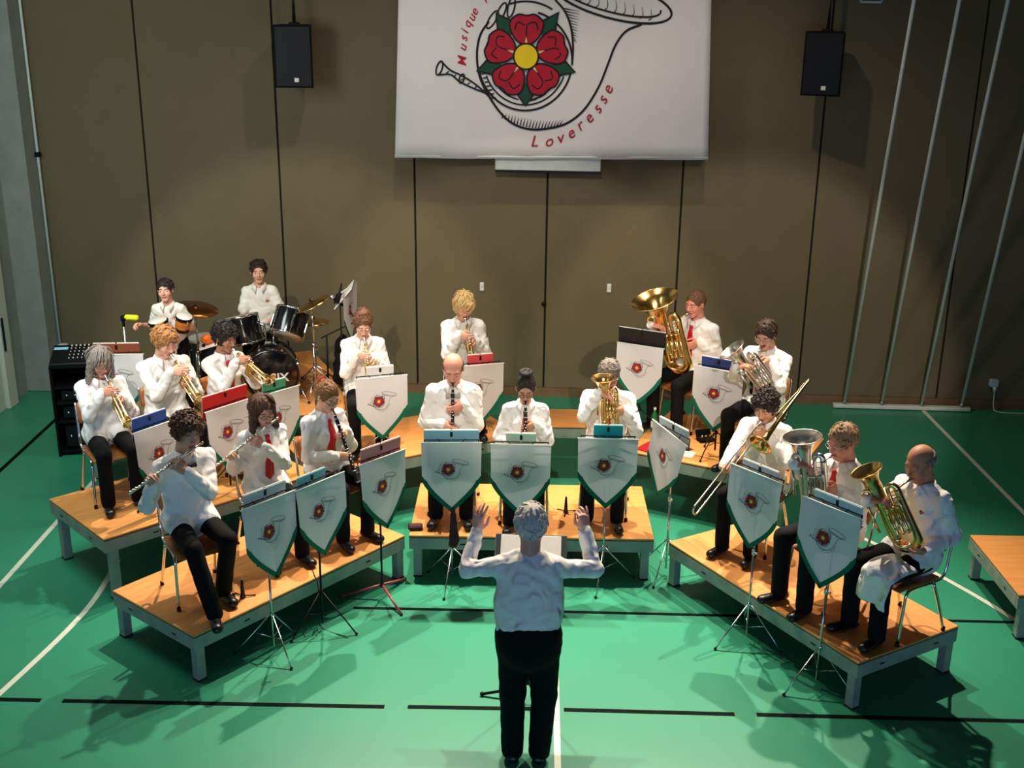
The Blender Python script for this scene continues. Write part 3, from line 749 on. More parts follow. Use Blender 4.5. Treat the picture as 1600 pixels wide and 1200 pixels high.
# ---- hand: frame (t towards thumb, f along fingers, n out of the palm)
def hand_mesh(wrist, f, n, side, curl, s=1.0, thumb=(0.5, 0.5), spread=1.0, fore=None):
    f = unit(f); n = np.array(n, float); n = unit(n - f * (n @ f)); t = np.cross(f, n) * (1 if side == 'R' else -1)
    M = np.stack([t, f, n], 1)               # local -> person
    stub = np.array((0, -.05, 0.0)) if fore is None else -(M.T @ unit(fore)) * .05
    prims = [('e', (0.002, .052, 0), (.041, .050, .0165)), ('c', stub, (0, .008, 0), .024, .026), ('c', (0, .0, 0), (0, .03, 0), .026, .024)]
    offs = ((.029, .092, .043, .026, .020), (.0095, .097, .047, .029, .021), (-.0105, .092, .043, .027, .020), (-.029, .082, .034, .021, .018))
    if np.isscalar(curl[0]): curl = [curl] * 4
    fingers = []
    for k, ((o, kn, l1, l2, l3), cu) in enumerate(zip(offs, curl)):
        p = np.array((o, kn, 0.0)); a = 0; r = .0098 - (.0012 if k == 3 else 0); spl = (1.5 - k) * 0.07 * spread; pts = [p]
        for l, c in zip((l1, l2, l3), cu):
            a += math.radians(c); p = p + l * np.array((math.sin(spl) * math.cos(a), math.cos(spl) * math.cos(a), math.sin(a))); pts.append(p)
        fingers.append((pts, r)); prims.append(('c', (o * .5, .02, 0), (o, kn, 0), .014, .0115))
    tb = np.array((.026, .022, .006)); d1 = unit((.75 * (1 - .3 * thumb[0]), .62, .55 * thumb[0])); p1 = tb + .044 * d1; d2 = unit((.25 - .6 * thumb[1], .85, .55 * thumb[1])); p2 = p1 + .033 * d2; p3 = p2 + .026 * unit(d2 + np.array((-.3 * thumb[1], .1, .2 * thumb[1])))
    def sdf(q):
        d = None
        for pr in prims:
            v = ellip(q, pr[1], pr[2]) if pr[0] == 'e' else rcone(q, *pr[1:])
            d = v if d is None else smin(d, v, .012)
        th = np.minimum(np.minimum(rcone(q, tb, p1, .0155, .0115), rcone(q, p1, p2, .0112, .0098)), rcone(q, p2, p3, .0098, .0075))
        d = smin(d, th, .010)
        for pts, r in fingers:
            fg = np.minimum(np.minimum(rcone(q, pts[0], pts[1], r * 1.06, r), rcone(q, pts[1], pts[2], r, r * .9)), rcone(q, pts[2], pts[3], r * .9, r * .72))
            d = smin(d, fg, .004)
        return d
    allp = np.array([p for pts, _ in fingers for p in pts] + [tb, p1, p2, p3, stub, (.045, .05, 0), (-.045, .05, 0)])
    V, Q = snet(sdf, allp.min(0) - .026, allp.max(0) + .026, .0052)
    return np.array(wrist) + (V * s) @ M.T, (Q if side == 'R' else Q[:, ::-1])
# ------------------------------------------------------------------ people
class Person:
    def __init__(s, key, who, x, y, z, face, scale=1.0, pose='sit', lean=8, head=(18, 0, 0), girth=1.0, female=False, hs=1.08, twist=0, sw=None):
        s.key, s.who, s.pos, s.face, s.sc, s.pose, s.g, s.fem, s.hs = key, who, (x, y, z), math.radians(face), scale, pose, girth, female, hs
        s.pel = np.array((0, 0.02, .575)) if pose == 'sit' else np.array((0, 0, .96))
        s.Rt = rot('z', twist) @ rot('x', lean); s.u = s.Rt @ (0, 0, 1.0); s.fr = s.Rt @ (0, -1.0, 0); s.lt = s.Rt @ (1.0, 0, 0)
        s.sw = sw or (.158 if female else .176)
        s.shL = s.pel + s.u * .448 + s.lt * s.sw; s.shR = s.pel + s.u * .448 - s.lt * s.sw
        s.neck = s.pel + s.u * .515
        s.Rh = rot('z', head[1]) @ rot('x', head[0]) @ rot('y', head[2])
        s.HC = s.neck + s.u * .055 + s.fr * .015 + s.Rh @ (0, -.012, .118 * hs)
        s.mouth = s.HC + s.Rh @ np.array((0, -.099, -.063)) * hs
        if pose == 'sit':
            s.kn = {'R': (-.13, -.44, .535), 'L': (.13, -.44, .535)}; s.an = {'R': (-.13, -.43, .10), 'L': (.13, -.43, .10)}
        else:
            s.kn = {'R': (-.105, -.02, .50), 'L': (.105, -.02, .50)}; s.an = {'R': (-.115, .03, .095), 'L': (.115, .03, .095)}
        s.M = Matrix.Translation(s.pos) @ Matrix.Rotation(s.face, 4, 'Z')
    def world(s, p): return s.M @ Vector([float(v) * s.sc for v in p])
    def build(s, label, hands, skin='#d9a07e', hair=('short', '#3a2a1c'), top='shirt_white', short=False, tie=None, bow=False, badge=True, glasses=False, braces=False,
              brow=None, watch=None, shoes='shoe_black', elbow={'R': (-.5, .35, -1), 'L': (.5, .35, -1)}, seed=0.0, hair_skip=False, open_collar=False, moustache=None, untuck=True, lookdown=True, belly=0.0):
        g, u, fr, lt, pel = s.g, s.u, s.fr, s.lt, s.pel; sit = s.pose == 'sit'
        fem = s.fem; fw = .92 if fem else 1.0
        E = {}; W = {}
        for k, sh in (('R', s.shR), ('L', s.shL)):
            E[k], W[k] = two_bone(sh, hands[k]['w'], .295, .265, elbow[k])
        hip = {'R': pel + np.array((-.095, 0, -.02)), 'L': pel + np.array((.095, 0, -.02))}
        N = s.neck
        # --- continuous body under the clothes, plus finely meshed head and hands in the same mesh
        def core(p):
            d = ecap(p, pel, pel + u * .40, .12 * g, .125 * g, fr, .60)
            d = smin(d, rcone(p, s.shR, s.shL, .040, .040), .03); d = smin(d, rcone(p, pel + u * .44, N + u * .05, .075, .052), .03)
            for k in 'RL':
                sh = s.shR if k == 'R' else s.shL
                d = smin(d, np.minimum(rcone(p, sh, E[k], .040, .033), rcone(p, E[k], W[k], .033, .024)), .012)
                d = smin(d, np.minimum(rcone(p, hip[k], s.kn[k], .070, .046), rcone(p, s.kn[k], s.an[k], .046, .030)), .03)
            return d
        allp = np.array([pel, N, *E.values(), *W.values(), *s.kn.values(), *s.an.values(), s.shR, s.shL])
        V, Q = snet(core, allp.min(0) - .2, allp.max(0) + .2, .019 if not short else .014); MI = [np.zeros(len(Q), int)]; VS = [V]; QS = [Q]; nv = len(V)
        hs = s.hs; RhT = s.Rh; jaw = .9 if fem else 1.0
        def headf(p):
            d = ellip(p, (0, .014, .030), (.0745, .094, .088)); d = smin(d, ellip(p, (0, -.024, -.034), (.058 * jaw + .002, .068, .080)), .03)
            d = smin(d, rcone(p, (-.012 * jaw, -.068, -.097), (.012 * jaw, -.068, -.097), .019, .019), .025)
            d = smin(d, rcone(p, (-.034, -.076, .026), (.034, -.076, .026), .012, .012), .018)
            for k in (-1, 1):
                d = smin(d, ellip(p, (k * .040, -.062, -.028), (.022, .022, .022)), .022)
                d = smax(d, -ellip(p, (k * .031, -.101, .004), (.019, .017, .012)), .010)
                d = smin(d, ellip(p, (k * .0315, -.079, .004), (.0145, .0125, .0125)), .003)
                d = smin(d, ellip(p, (k * .076, .012, -.005), (.0085, .019, .031), rot('z', k * 22)), .006)
                d = smin(d, ellip(p, (k * .0105, -.100, -.030), (.0085, .010, .0075)), .006)
            d = smin(d, rcone(p, (0, -.088, .016), (0, -.1115, -.026), .0075, .0115), .010)
            d = smin(d, rcone(p, (-.016, -.0885, -.0585), (.016, -.0885, -.0585), .0062, .0062), .006)
            d = smin(d, rcone(p, (-.013, -.088, -.0685), (.013, -.088, -.0685), .0068, .0068), .006)
            d = smax(d, -rcone(p, (-.022, -.0985, -.0635), (.022, -.0985, -.0635), .0022, .0022), .003)
            d = smin(d, rcone(p, (0, .022, -.05), (0, .032, -.16), .052 * fw, .055 * fw), .025)
            return d
        V, Q = snet(headf, (-.10, -.135, -.165), (.10, .12, .125), .0056)
        c = V[Q].mean(1); mi = np.zeros(len(Q), int)
        mi[(np.abs(c[:, 0]) < .0225) & (c[:, 2] > -.077) & (c[:, 2] < -.0535) & (c[:, 1] < -.083)] = 3
        for k in (-1, 1):
            ex = c[:, 0] - k * .0315; ez = c[:, 2] - (.004 if not lookdown else .001)
            ey = (ex / .0125) ** 2 + (ez / (.0058 if not lookdown else .0035)) ** 2
            fo = c[:, 1] < -.074
            mi[(ey < 1) & fo] = 1; mi[(ex ** 2 + ez ** 2 < .0055 ** 2) & (ey < 1.3) & fo] = 2
            bz = c[:, 2] - (.0245 - 3.0 * (np.abs(c[:, 0]) - .032) ** 2 * 2)
            mi[(np.abs(bz) < .0042) & (np.abs(c[:, 0]) > .013) & (np.abs(c[:, 0]) < .047) & (k * c[:, 0] > 0) & (c[:, 1] < -.06)] = 4
        if moustache: mi[(np.abs(c[:, 0]) < .03) & (c[:, 2] > -.056) & (c[:, 2] < -.043) & (c[:, 1] < -.083) & (c[:, 1] > -.105)] = 4
        V = s.HC + (V * hs) @ RhT.T; VS.append(V); QS.append(Q + nv); MI.append(mi); nv += len(V)
        for k in 'RL':
            h = hands[k]; V, Q = hand_mesh(W[k], h['f'], h['n'], k, h.get('curl', (40, 45, 30)), s=(.92 if fem else 1.0) * h.get('s', 1.0), thumb=h.get('th', (.6, .5)), spread=h.get('sp', 1.0), fore=W[k] - E[k])
            VS.append(V); QS.append(Q + nv); MI.append(np.zeros(len(Q), int)); nv += len(V)
        hm = hair_mat(hair[1])
        me = fast_mesh('person', np.concatenate(VS) * s.sc, np.concatenate(QS), [skin_mat(skin), 'eye_white', 'iris_dark', lip_mat('#b0655a' if not fem else '#b5545a'), hair_mat(brow or hair[1])], np.concatenate(MI))
        root = obj('person', me); root.matrix_world = s.M; tag(root, label, 'person')
        s.root = root
        # --- shirt
        ws = seed * 1.7 + hash(s.key) % 7 if False else seed * 1.7
        def torso(p):
            d = ecap(p, pel + u * (-.01 if sit else -.03), pel + u * .20, .166 * g * fw * (1 if sit else .97), .162 * g * fw, fr, .74)
            d = smin(d, ecap(p, pel + u * .20, pel + u * .375, .162 * g * fw, .158 * g * fw, fr, .68), .06)
            d = smin(d, rcone(p, s.shR + u * -.004 + lt * .02, s.shL + u * -.004 - lt * .02, .052, .052), .06)
            for q in (s.shR, s.shL): d = smin(d, rcone(p, N + u * -.02, q + u * .012, .062, .046), .03)
            d = smin(d, rcone(p, pel + u * .42, N + u * -.03, .098 * fw, .068), .04)
            if fem: d = smin(d, ellip(p, pel + u * .335 + fr * .085, (.125, .06, .07), s.Rt), .04)
            if belly: d = smin(d, ellip(p, pel + u * .14 + fr * .06, (.15 * g, belly, .13), s.Rt), .06)
            return d
        def shirt(p):
            d = torso(p)
            if untuck and sit:
                for k in 'RL': d = smin(d, rcone(p, hip[k] + np.array((0, 0, .03)), hip[k] * .72 + np.array(s.kn[k]) * .28 + np.array((0, 0, .02)), .098, .088), .04)
            elif untuck: d = smin(d, ecap(p, pel + u * -.10, pel, .165 * g, .158 * g, fr, .72), .04)
            for k in 'RL':
                sh = s.shR if k == 'R' else s.shL
                if short:
                    d = smin(d, rcone(p, sh, sh + (E[k] - sh) * .70, .054, .062), .035)
                else:
                    a = smin(rcone(p, sh, E[k], .058 * (fw * .5 + .5), .053), rcone(p, E[k], W[k] + (E[k] - W[k]) * .12, .053, .044), .02)
                    a = np.minimum(a, rcone(p, W[k] + (E[k] - W[k]) * .15, W[k] + (E[k] - W[k]) * .0, .037, .037))
                    d = smin(d, a, .035)
            d = d + folds(p, .013, 30, ws) + folds(p, .007, 55, ws + 2)
            d = smax(d, -rcone(p, N + u * -.045 + fr * .02, N + u * .2, .052 * fw, .066), .006)
            return d
        allp = np.array([pel - u * .12, N, *E.values(), *W.values(), s.shR, s.shL, hip['R'] * .7 + np.array(s.kn['R']) * .3, hip['L'] * .7 + np.array(s.kn['L']) * .3])
        V, Q = snet(shirt, allp.min(0) - .17, allp.max(0) + .12, .0125)
        obj('shirt', fast_mesh('shirt', V * s.sc, Q, [top]), root)
        # --- collar
        V = []; F = []; n = 26; cw = N + u * .004
        for i in range(n + 1):
            a = math.radians(-158 + 316 * i / n); e_ = abs(2 * i / n - 1) ** 6
            dirv = lt * math.sin(a) - fr * math.cos(a)
            for r, z in ((.068, -.012), (.068, .036 - .016 * e_), (.076, .036 - .018 * e_), (.100 + .010 * e_, -.008 - .060 * e_)):
                V.append(cw + dirv * r * (1.0 + (.18 * e_ if open_collar else 0)) + u * z + fr * (.010 + .012 * e_))
        for i in range(n):
            for j in range(3): a = i * 4 + j; F.append((a, a + 4, a + 5, a + 1))
        co = obj('collar', mesh_data('collar', np.array(V) * s.sc, F, [top]), root); m = co.modifiers.new('t', 'SOLIDIFY'); m.thickness = .004
        # --- trousers and shoes
        def trs(p):
            d = ecap(p, pel + np.array((0, 0, -.035)), pel + u * (.0 if sit else .02), .145 * g * fw, .145 * g * fw, (0, -1, 0), .70) if sit or untuck else ecap(p, pel + np.array((0, 0, -.06)), pel + u * -.005, .168 * g, .166 * g, fr, .80)
            for k in 'RL':
                leg = smin(rcone(p, hip[k], s.kn[k], (.088 if sit else .100) * (g * .5 + .5), (.066 if sit else .076) * (g * .5 + .5)), rcone(p, s.kn[k], A3(s.an[k]) + A3((0, 0, -.02)), (.064 if sit else .074) * (g * .5 + .5), (.060 if sit else .066) * (g * .4 + .6)), .02)
                d = smin(d, leg, .03)
            return d + folds(p, .005, 30, ws + 1)
        allp = np.array([pel + u * .1, *hip.values(), *s.kn.values(), *s.an.values()])
        V, Q = snet(trs, allp.min(0) - .16, allp.max(0) + .16, .0155)
        obj('trousers', fast_mesh('trousers', V * s.sc, Q, ['trousers_black']), root)
        for k in 'RL':
            an = np.array(s.an[k]); ty = rot('z', (-10 if k == 'R' else 10))
            kn = np.array(s.kn[k])
            def shoe(p):
                q = (p - A3((an[0], an[1], 0))) @ ty.astype(F32)
                d = ecap(q, (0, .045, an[2] - .056), (0, -.145, an[2] - .062), .040, .042, (0, 0, 1), .85); d = smin(d, rcone(q, (0, .02, an[2] - .03), (0, .01, an[2] + .01), .042, .045), .03)
                return smax(d, (an[2] - .094) - q[:, 2], .006)
            V, Q = snet(shoe, (an[0] - .12, an[1] - .23, an[2] - .10), (an[0] + .12, an[1] + .13, an[2] + .07), .0125)
            obj('shoe', fast_mesh('shoe', V * s.sc, Q, [shoes]), root)
        # --- things lying on the chest: march along the front direction onto the shirt
        def on_chest(h, x, off=.006):
            o = pel + u * h + lt * x + fr * .42; p = o.copy()
            for _ in range(40):
                q = p[None].astype(F32); d = float((torso(q) + folds(q, .013, 30, ws) + folds(q, .007, 55, ws + 2))[0]); p = p - fr * max(d, .0) * .8
                if d < .001: break
            return p + fr * off
        def strip(rows, name, m, th=.018):
            V = []; F = []
            for h, x, w in rows:
                a = on_chest(h, x - w, .010); b = on_chest(h, x + w, .010); c_ = (a + b) / 2; m0 = on_chest(h, x, .012); c_ = c_ + fr * max(.003, float((m0 - c_) @ fr))
                V += [a, c_, b, a - fr * th, b - fr * th]
            for i in range(len(rows) - 1):
                a = 5 * i; F += [(a, a + 5, a + 6, a + 1), (a + 1, a + 6, a + 7, a + 2), (a, a + 3, a + 8, a + 5), (a + 2, a + 7, a + 9, a + 4)]
            F += [(0, 1, 2, 4, 3), tuple(5 * (len(rows) - 1) + k for k in (3, 4, 2, 1, 0))]
            return obj(name, mesh_data(name, np.array(V) * s.sc, F, [m], smooth=False), root)
        if tie:
            strip([(.472, 0, .018), (.445, 0, .017), (.40, 0, .026), (.32, 0, .031), (.24, 0, .037), (.16, 0, .040), (.125, 0, .038), (.09, 0, .003)], 'tie', 'tie_red')
            k = MB('tie_red'); k.ball(on_chest(.470, 0, .010) * s.sc, (.022 * s.sc, .014 * s.sc, .020 * s.sc), rot=s.Rt); k.build('tie_knot', root)
        if bow:
            k = MB('bow_grey' if bow is True else bow); c_ = on_chest(.462, 0, .02); bs = 1.0 if bow is True else .6
            for sg in (-1, 1):
                k.quadmesh([(c_ + lt * sg * a * bs + u * b * bs + fr * d_) * s.sc for a, b, d_ in ((.004, .008, .008), (.06, .030, .0), (.064, 0, .010), (.06, -.030, 0), (.004, -.008, .008), (.004, .008, -.006), (.06, .028, -.012), (.06, -.028, -.012), (.004, -.008, -.006))],
                           [(0, 1, 2), (0, 2, 4), (2, 3, 4), (5, 8, 7, 6), (0, 5, 6, 1), (4, 3, 7, 8), (1, 6, 7, 3, 2)], 0, False)
            k.ball(c_ * s.sc, (.013, .012, .014)); k.build('bow_tie', root)
        if badge:
            k = MB('ink_red', 'ink_yellow', 'ink_black'); c_ = on_chest(.36, .085, .004) * s.sc; fm = zframe(c_, fr)
            k.lathe([(0, .002), (.010, .002), (.0135, 0)], 10, 0, fm); k.lathe([(0, .0035), (.004, .003), (.0045, .001)], 8, 1, fm); k.lathe([(.0135, .0006), (.016, .0006), (.016, -.001)], 10, 2, fm)
            k.tube([c_ + (lt * .014 + u * .006) * s.sc, c_ + (lt * .030 + u * .012) * s.sc, c_ + (lt * .026 - u * .008) * s.sc], .0015, 5, 2); k.build('chest_crest', root)
        if braces:
            for sg in (-1, 1):
                strip([(.46, sg * .105, .017), (.40, sg * .10, .017), (.33, sg * .095, .017), (.25, sg * .09, .017), (.17, sg * .085, .017), (.10, sg * .085, .017)], 'brace', 'trousers_black')
        def hw(p): return (s.HC + s.Rh @ (np.array(p) * hs)) * s.sc
        if glasses:
            k = MB('glass_frame' if glasses is True else glasses)
            for sg in (-1, 1):
                k.tube([hw((sg * .032 + .0235 * math.cos(a), -.103 + abs(math.cos(a)) * .002, .001 + .0175 * math.sin(a))) for a in np.linspace(0, 2 * math.pi, 18)[:-1]], .0021 * s.sc, 6, closed=True)
                k.tube([hw((sg * .0555, -.100, .005)), hw((sg * .071, -.06, .006)), hw((sg * .0785, .01, .008))], .002 * s.sc, 6)
            k.tube([hw((-.009, -.104, .004)), hw((0, -.107, .007)), hw((.009, -.104, .004))], .002 * s.sc, 6); k.build('glasses', root)
        if watch:
            k = MB('dark_metal'); d = W[watch] - E[watch]; fm = zframe((W[watch] - unit(d) * .012) * s.sc, d)
            k.lathe([(.030, -.011), (.0335, -.010), (.0335, .010), (.030, .011)], 16, 0, fm); k.build('wristwatch', root)
        s.hair(hair, hm, root, hw)
        return root
    def hair(s, hair, hm, root, hw):
        st = hair[0]
        if st == 'none': return
        hs = s.hs
        def face_cut(p, low=.052, w=.064, d=.075): return ellip(p, (0, -.098, low - .088), (w, d, .092))
        def curls(p, a, f): return a * (np.sin(f * p[:, 0] + 1.5 * np.sin(f * .6 * p[:, 1])) * np.sin(f * p[:, 1] + 1.2 * np.sin(f * .7 * p[:, 2])) * np.sin(f * p[:, 2] + .8))
        def strands(p, a): ang = np.arctan2(p[:, 0], -p[:, 1]); return a * np.sin(38 * ang + 8 * np.sin(25 * p[:, 2]))
        def fn(p):
            t = {'short': .010, 'crop': .006, 'curly': .022, 'wavy': .017, 'long': .013, 'bob': .016, 'bald': .006, 'bun': .006, 'tail': .007, 'updo': .010, 'spiky': .014}[st]
            d = ellip(p, (0, .016, .031), (.0755 + t, .0955 + t, .0885 + t * 1.1))
            if st == 'curly': d = smin(d, ellip(p, (0, -.045, .085), (.065, .05, .04)), .02) + curls(p, .010, 150)
            if st == 'wavy': d = smin(d, ellip(p, (.01, -.055, .082), (.06, .045, .035)), .02) + strands(p, .003) + curls(p, .005, 110)
            if st in ('short', 'crop', 'spiky', 'bald', 'updo', 'tail', 'bun'): d = d + strands(p, .0015) + curls(p, .0025 if st != 'spiky' else .008, 160)
            low = {'short': .058, 'crop': .062, 'curly': .055, 'wavy': .060, 'long': .055, 'bob': .045, 'bald': .06, 'bun': .066, 'tail': .060, 'updo': .060, 'spiky': .062}[st]
            d = smax(d, -face_cut(p, low), .006)
            zc = -.052 + np.clip((-.02 - p[:, 1]) * 1.6, 0, .06)                   # nape low, temples higher
            if st in ('short', 'crop', 'curly', 'wavy', 'bald', 'updo', 'spiky', 'bun', 'tail'): d = smax(d, zc - p[:, 2], .010)
            if st in ('short', 'crop', 'bald', 'wavy', 'curly', 'spiky', 'updo', 'bun', 'tail'):
                for k in (-1, 1): d = smax(d, -ellip(p, (k * .085, .002, -.016), (.03, .026, .036)), .006)
            if st == 'bald': d = smax(d, p[:, 2] - .050 + 0 * p[:, 0], .012); d = smax(d, -(p[:, 1] + .03), .012)
            if st == 'bob':
                b = ellip(p, (0, .02, -.015), (.098, .088, .082)); b = smax(b, -ellip(p, (0, -.085, -.05), (.068, .085, .12)), .008); d = smin(d, b, .02)
                d = smin(d, ellip(p, (.02, -.072, .066), (.058, .028, .026)), .015) + strands(p, .0035)
            if st == 'long':
                b = ellip(p, (0, .045, -.09), (.092, .058, .15))
                for k in (-1, 1): b = smin(b, rcone(p, (k * .080, .0, .02), (k * .095, -.010, -.17), .024, .030), .03)
                b = smax(b, -ellip(p, (0, -.07, -.06), (.069, .09, .13)), .008); d = smin(d, b, .02) + strands(p, .004) + curls(p, .004, 70)
            if st == 'bun': d = smin(d, ellip(p, (0, .025, .158), (.062, .056, .027)), .010); d = smin(d, ellip(p, (0, .025, .135), (.036, .036, .03)), .01)
            if st == 'updo': d = smin(d, ellip(p, (0, .03, .105), (.055, .06, .045)), .02)
            if st == 'tail': d = smin(d, rcone(p, (0, .105, .075), (0, .135, .02), .026, .030), .015); d = smin(d, rcone(p, (0, .135, .02), (.01, .115, -.17), .030, .016), .02) + strands(p, .002)
            return d
        lo, hi = (-.115, -.13, -.09), (.115, .15, .15)
        if st == 'long': lo = (-.14, -.12, -.26)
        if st == 'tail': lo = (-.12, -.13, -.20); hi = (.12, .18, .15)
        if st == 'bun': hi = (.115, .14, .19)
        if st == 'updo': hi = (.115, .14, .16)
        V, Q = snet(fn, lo, hi, .0068)
        # locks of hair lying over the scalp give the outline and the surface its texture
        rng = np.random.default_rng(int(1000 * abs(s.pos[0])) + 7)
        cnt, ln, lift, rad = {'short': (150, .040, .004, .0058), 'crop': (110, .022, .002, .0045), 'curly': (190, .036, .011, .0062), 'wavy': (170, .050, .007, .0062), 'long': (170, .105, .005, .0066), 'bob': (170, .070, .006, .0066),
                              'bald': (70, .024, .002, .0045), 'bun': (90, .040, .001, .004), 'tail': (120, .055, .002, .0045), 'updo': (130, .040, .005, .0055), 'spiky': (150, .030, .009, .0055)}[st]
        cen = np.array((0, .016, .03)); VV = [V]; FF = [tuple(q) for q in Q]; base = len(V); outer = V[(np.linalg.norm((V - cen) / (.075, .095, .088), axis=1) > 1.0) & ~((V[:, 1] < -.035) & (V[:, 2] < .055))]
        for r0 in outer[rng.choice(len(outer), cnt)]:
            n = unit((r0 - cen) / (.0056, .009, .0077)); crown = np.array((.01, .045, .13))
            fl = unit(r0 - crown) + np.array((0, 0, -.25))
            if st in ('curly', 'wavy'): fl = fl * (.6 if st == 'wavy' else .15) + rng.normal(0, .6, 3)
            elif st == 'bun': fl = unit(np.array((0, .025, .17)) - r0)
            elif st == 'tail': fl = unit(np.array((0, .12, .06)) - r0) if r0[2] > -.02 else np.array((0, .05, -1.0))
            elif st in ('long', 'bob'): fl = fl * .5 + np.array((0, 0, -1.0)) * (1 if r0[2] < .07 else .2) + rng.normal(0, .12, 3)
            else:
                if r0[1] < .0 and r0[2] > .05: fl = np.array((.9, -.45, .1))
                fl = fl + rng.normal(0, .3, 3)
            fl = unit(fl - n * (fl @ n)); L_ = ln * rng.uniform(.6, 1.2); cv = np.cross(n, fl) * rng.normal(0, .22)
            pts = [r0 - n * .004, r0 + n * lift * .8 + (fl + cv * .3) * L_ * .35, r0 + n * lift + (fl + cv) * L_ * .7 - n * L_ * L_ * 1.6, r0 + n * lift * .5 + (fl + cv * 1.7) * L_ - n * L_ * L_ * 4.0]
            t = MB(); t.tube(pts, [rad * .8, rad, rad * .8, rad * .18], 5, cap=False)
            VV.append(np.array(t.V)); FF += [tuple(a + base for a in f) for f in t.F]; base += len(t.V)
        V = s.HC + (np.concatenate(VV) * hs) @ s.Rh.T
        obj('hair', fast_mesh('hair', V * s.sc, np.array(FF), [hm]), root)
        if st == 'tail':
            k = MB('tie_red'); k.mats = ['ink_red']; k.tube([hw((.026 * math.cos(a), .108 + .010 * math.sin(a), .078 + .026 * math.sin(a))) for a in np.linspace(0, 2 * math.pi, 13)[:-1]], .008, 6, closed=True); k.build('hair_band', root)
        if st == 'bun':
            k = MB('ink_black'); k.tube([hw((.040 * math.cos(a), .025 + .040 * math.sin(a), .131)) for a in np.linspace(0, 2 * math.pi, 15)[:-1]], .006, 6, closed=True); k.build('hair_band', root)
# ------------------------------------------------------------------ instruments (each is a thing of its own, held by its player)
def iframe(P, yaw, pitch, roll=0.0, off=0.004):
    Ri = rot('z', yaw) @ rot('x', pitch) @ rot('y', roll); O = P.mouth + P.Rh @ np.array((0, -off, 0))
    Mw = P.M @ Matrix.Translation([float(v) * P.sc for v in O]) @ Matrix(Ri.tolist()).to_4x4()
    return O, Ri, Mw
def ih(P, O, Ri, w, f, n, **k): return dict(w=O + Ri @ np.array(w) / P.sc, f=Ri @ np.array(f, float), n=Ri @ np.array(n, float), **k)
def mouthpiece(e, m, s=1.0, y0=0.0):
    mb = MB(m); mb.lathe([(.004 * s, .006), (.0125 * s, .0), (.0135 * s, .004), (.0125 * s, .012), (.010 * s, .026), (.0055 * s, .036), (.0055 * s, .078)], 16, 0, zframe((0, y0, 0), (0, -1, 0))); return mb.build('mouthpiece', e)
def valve(e, m, c, ax, L, r, cap='pearl'):
    fm = zframe(c, ax); mb = MB(m); mb.lathe([(0, -.012), (r * .5, -.012), (r * .9, -.002), (r * 1.08, 0), (r * 1.08, .012), (r, .014), (r, L - .014), (r * 1.08, L - .012), (r * 1.08, L), (r * .5, L + .006), (.003, L + .008), (.003, L + .028)], 14, 0, fm)
    v = mb.build('valve', e); b = MB(m, cap); b.lathe([(0, L + .034), (.0085, L + .034), (.0095, L + .031), (.0095, L + .028), (.003, L + .027)], 12, 0, fm); b.lathe([(0, L + .0352), (.0065, L + .0345)], 12, 1, fm); b.build('valve_button', v)
def uloop(a, b, out, r_n=7):
    """points of a U tube from a to b bulging along out"""
    a = np.array(a, float); b = np.array(b, float); out = np.array(out, float); c = (a + b) / 2 + out; R = (a - b) / 2; o = out / np.linalg.norm(out) * np.linalg.norm(R)
    return [a] + [c + R * math.cos(t) + o * math.sin(t) for t in np.linspace(0, math.pi, r_n)] + [b]
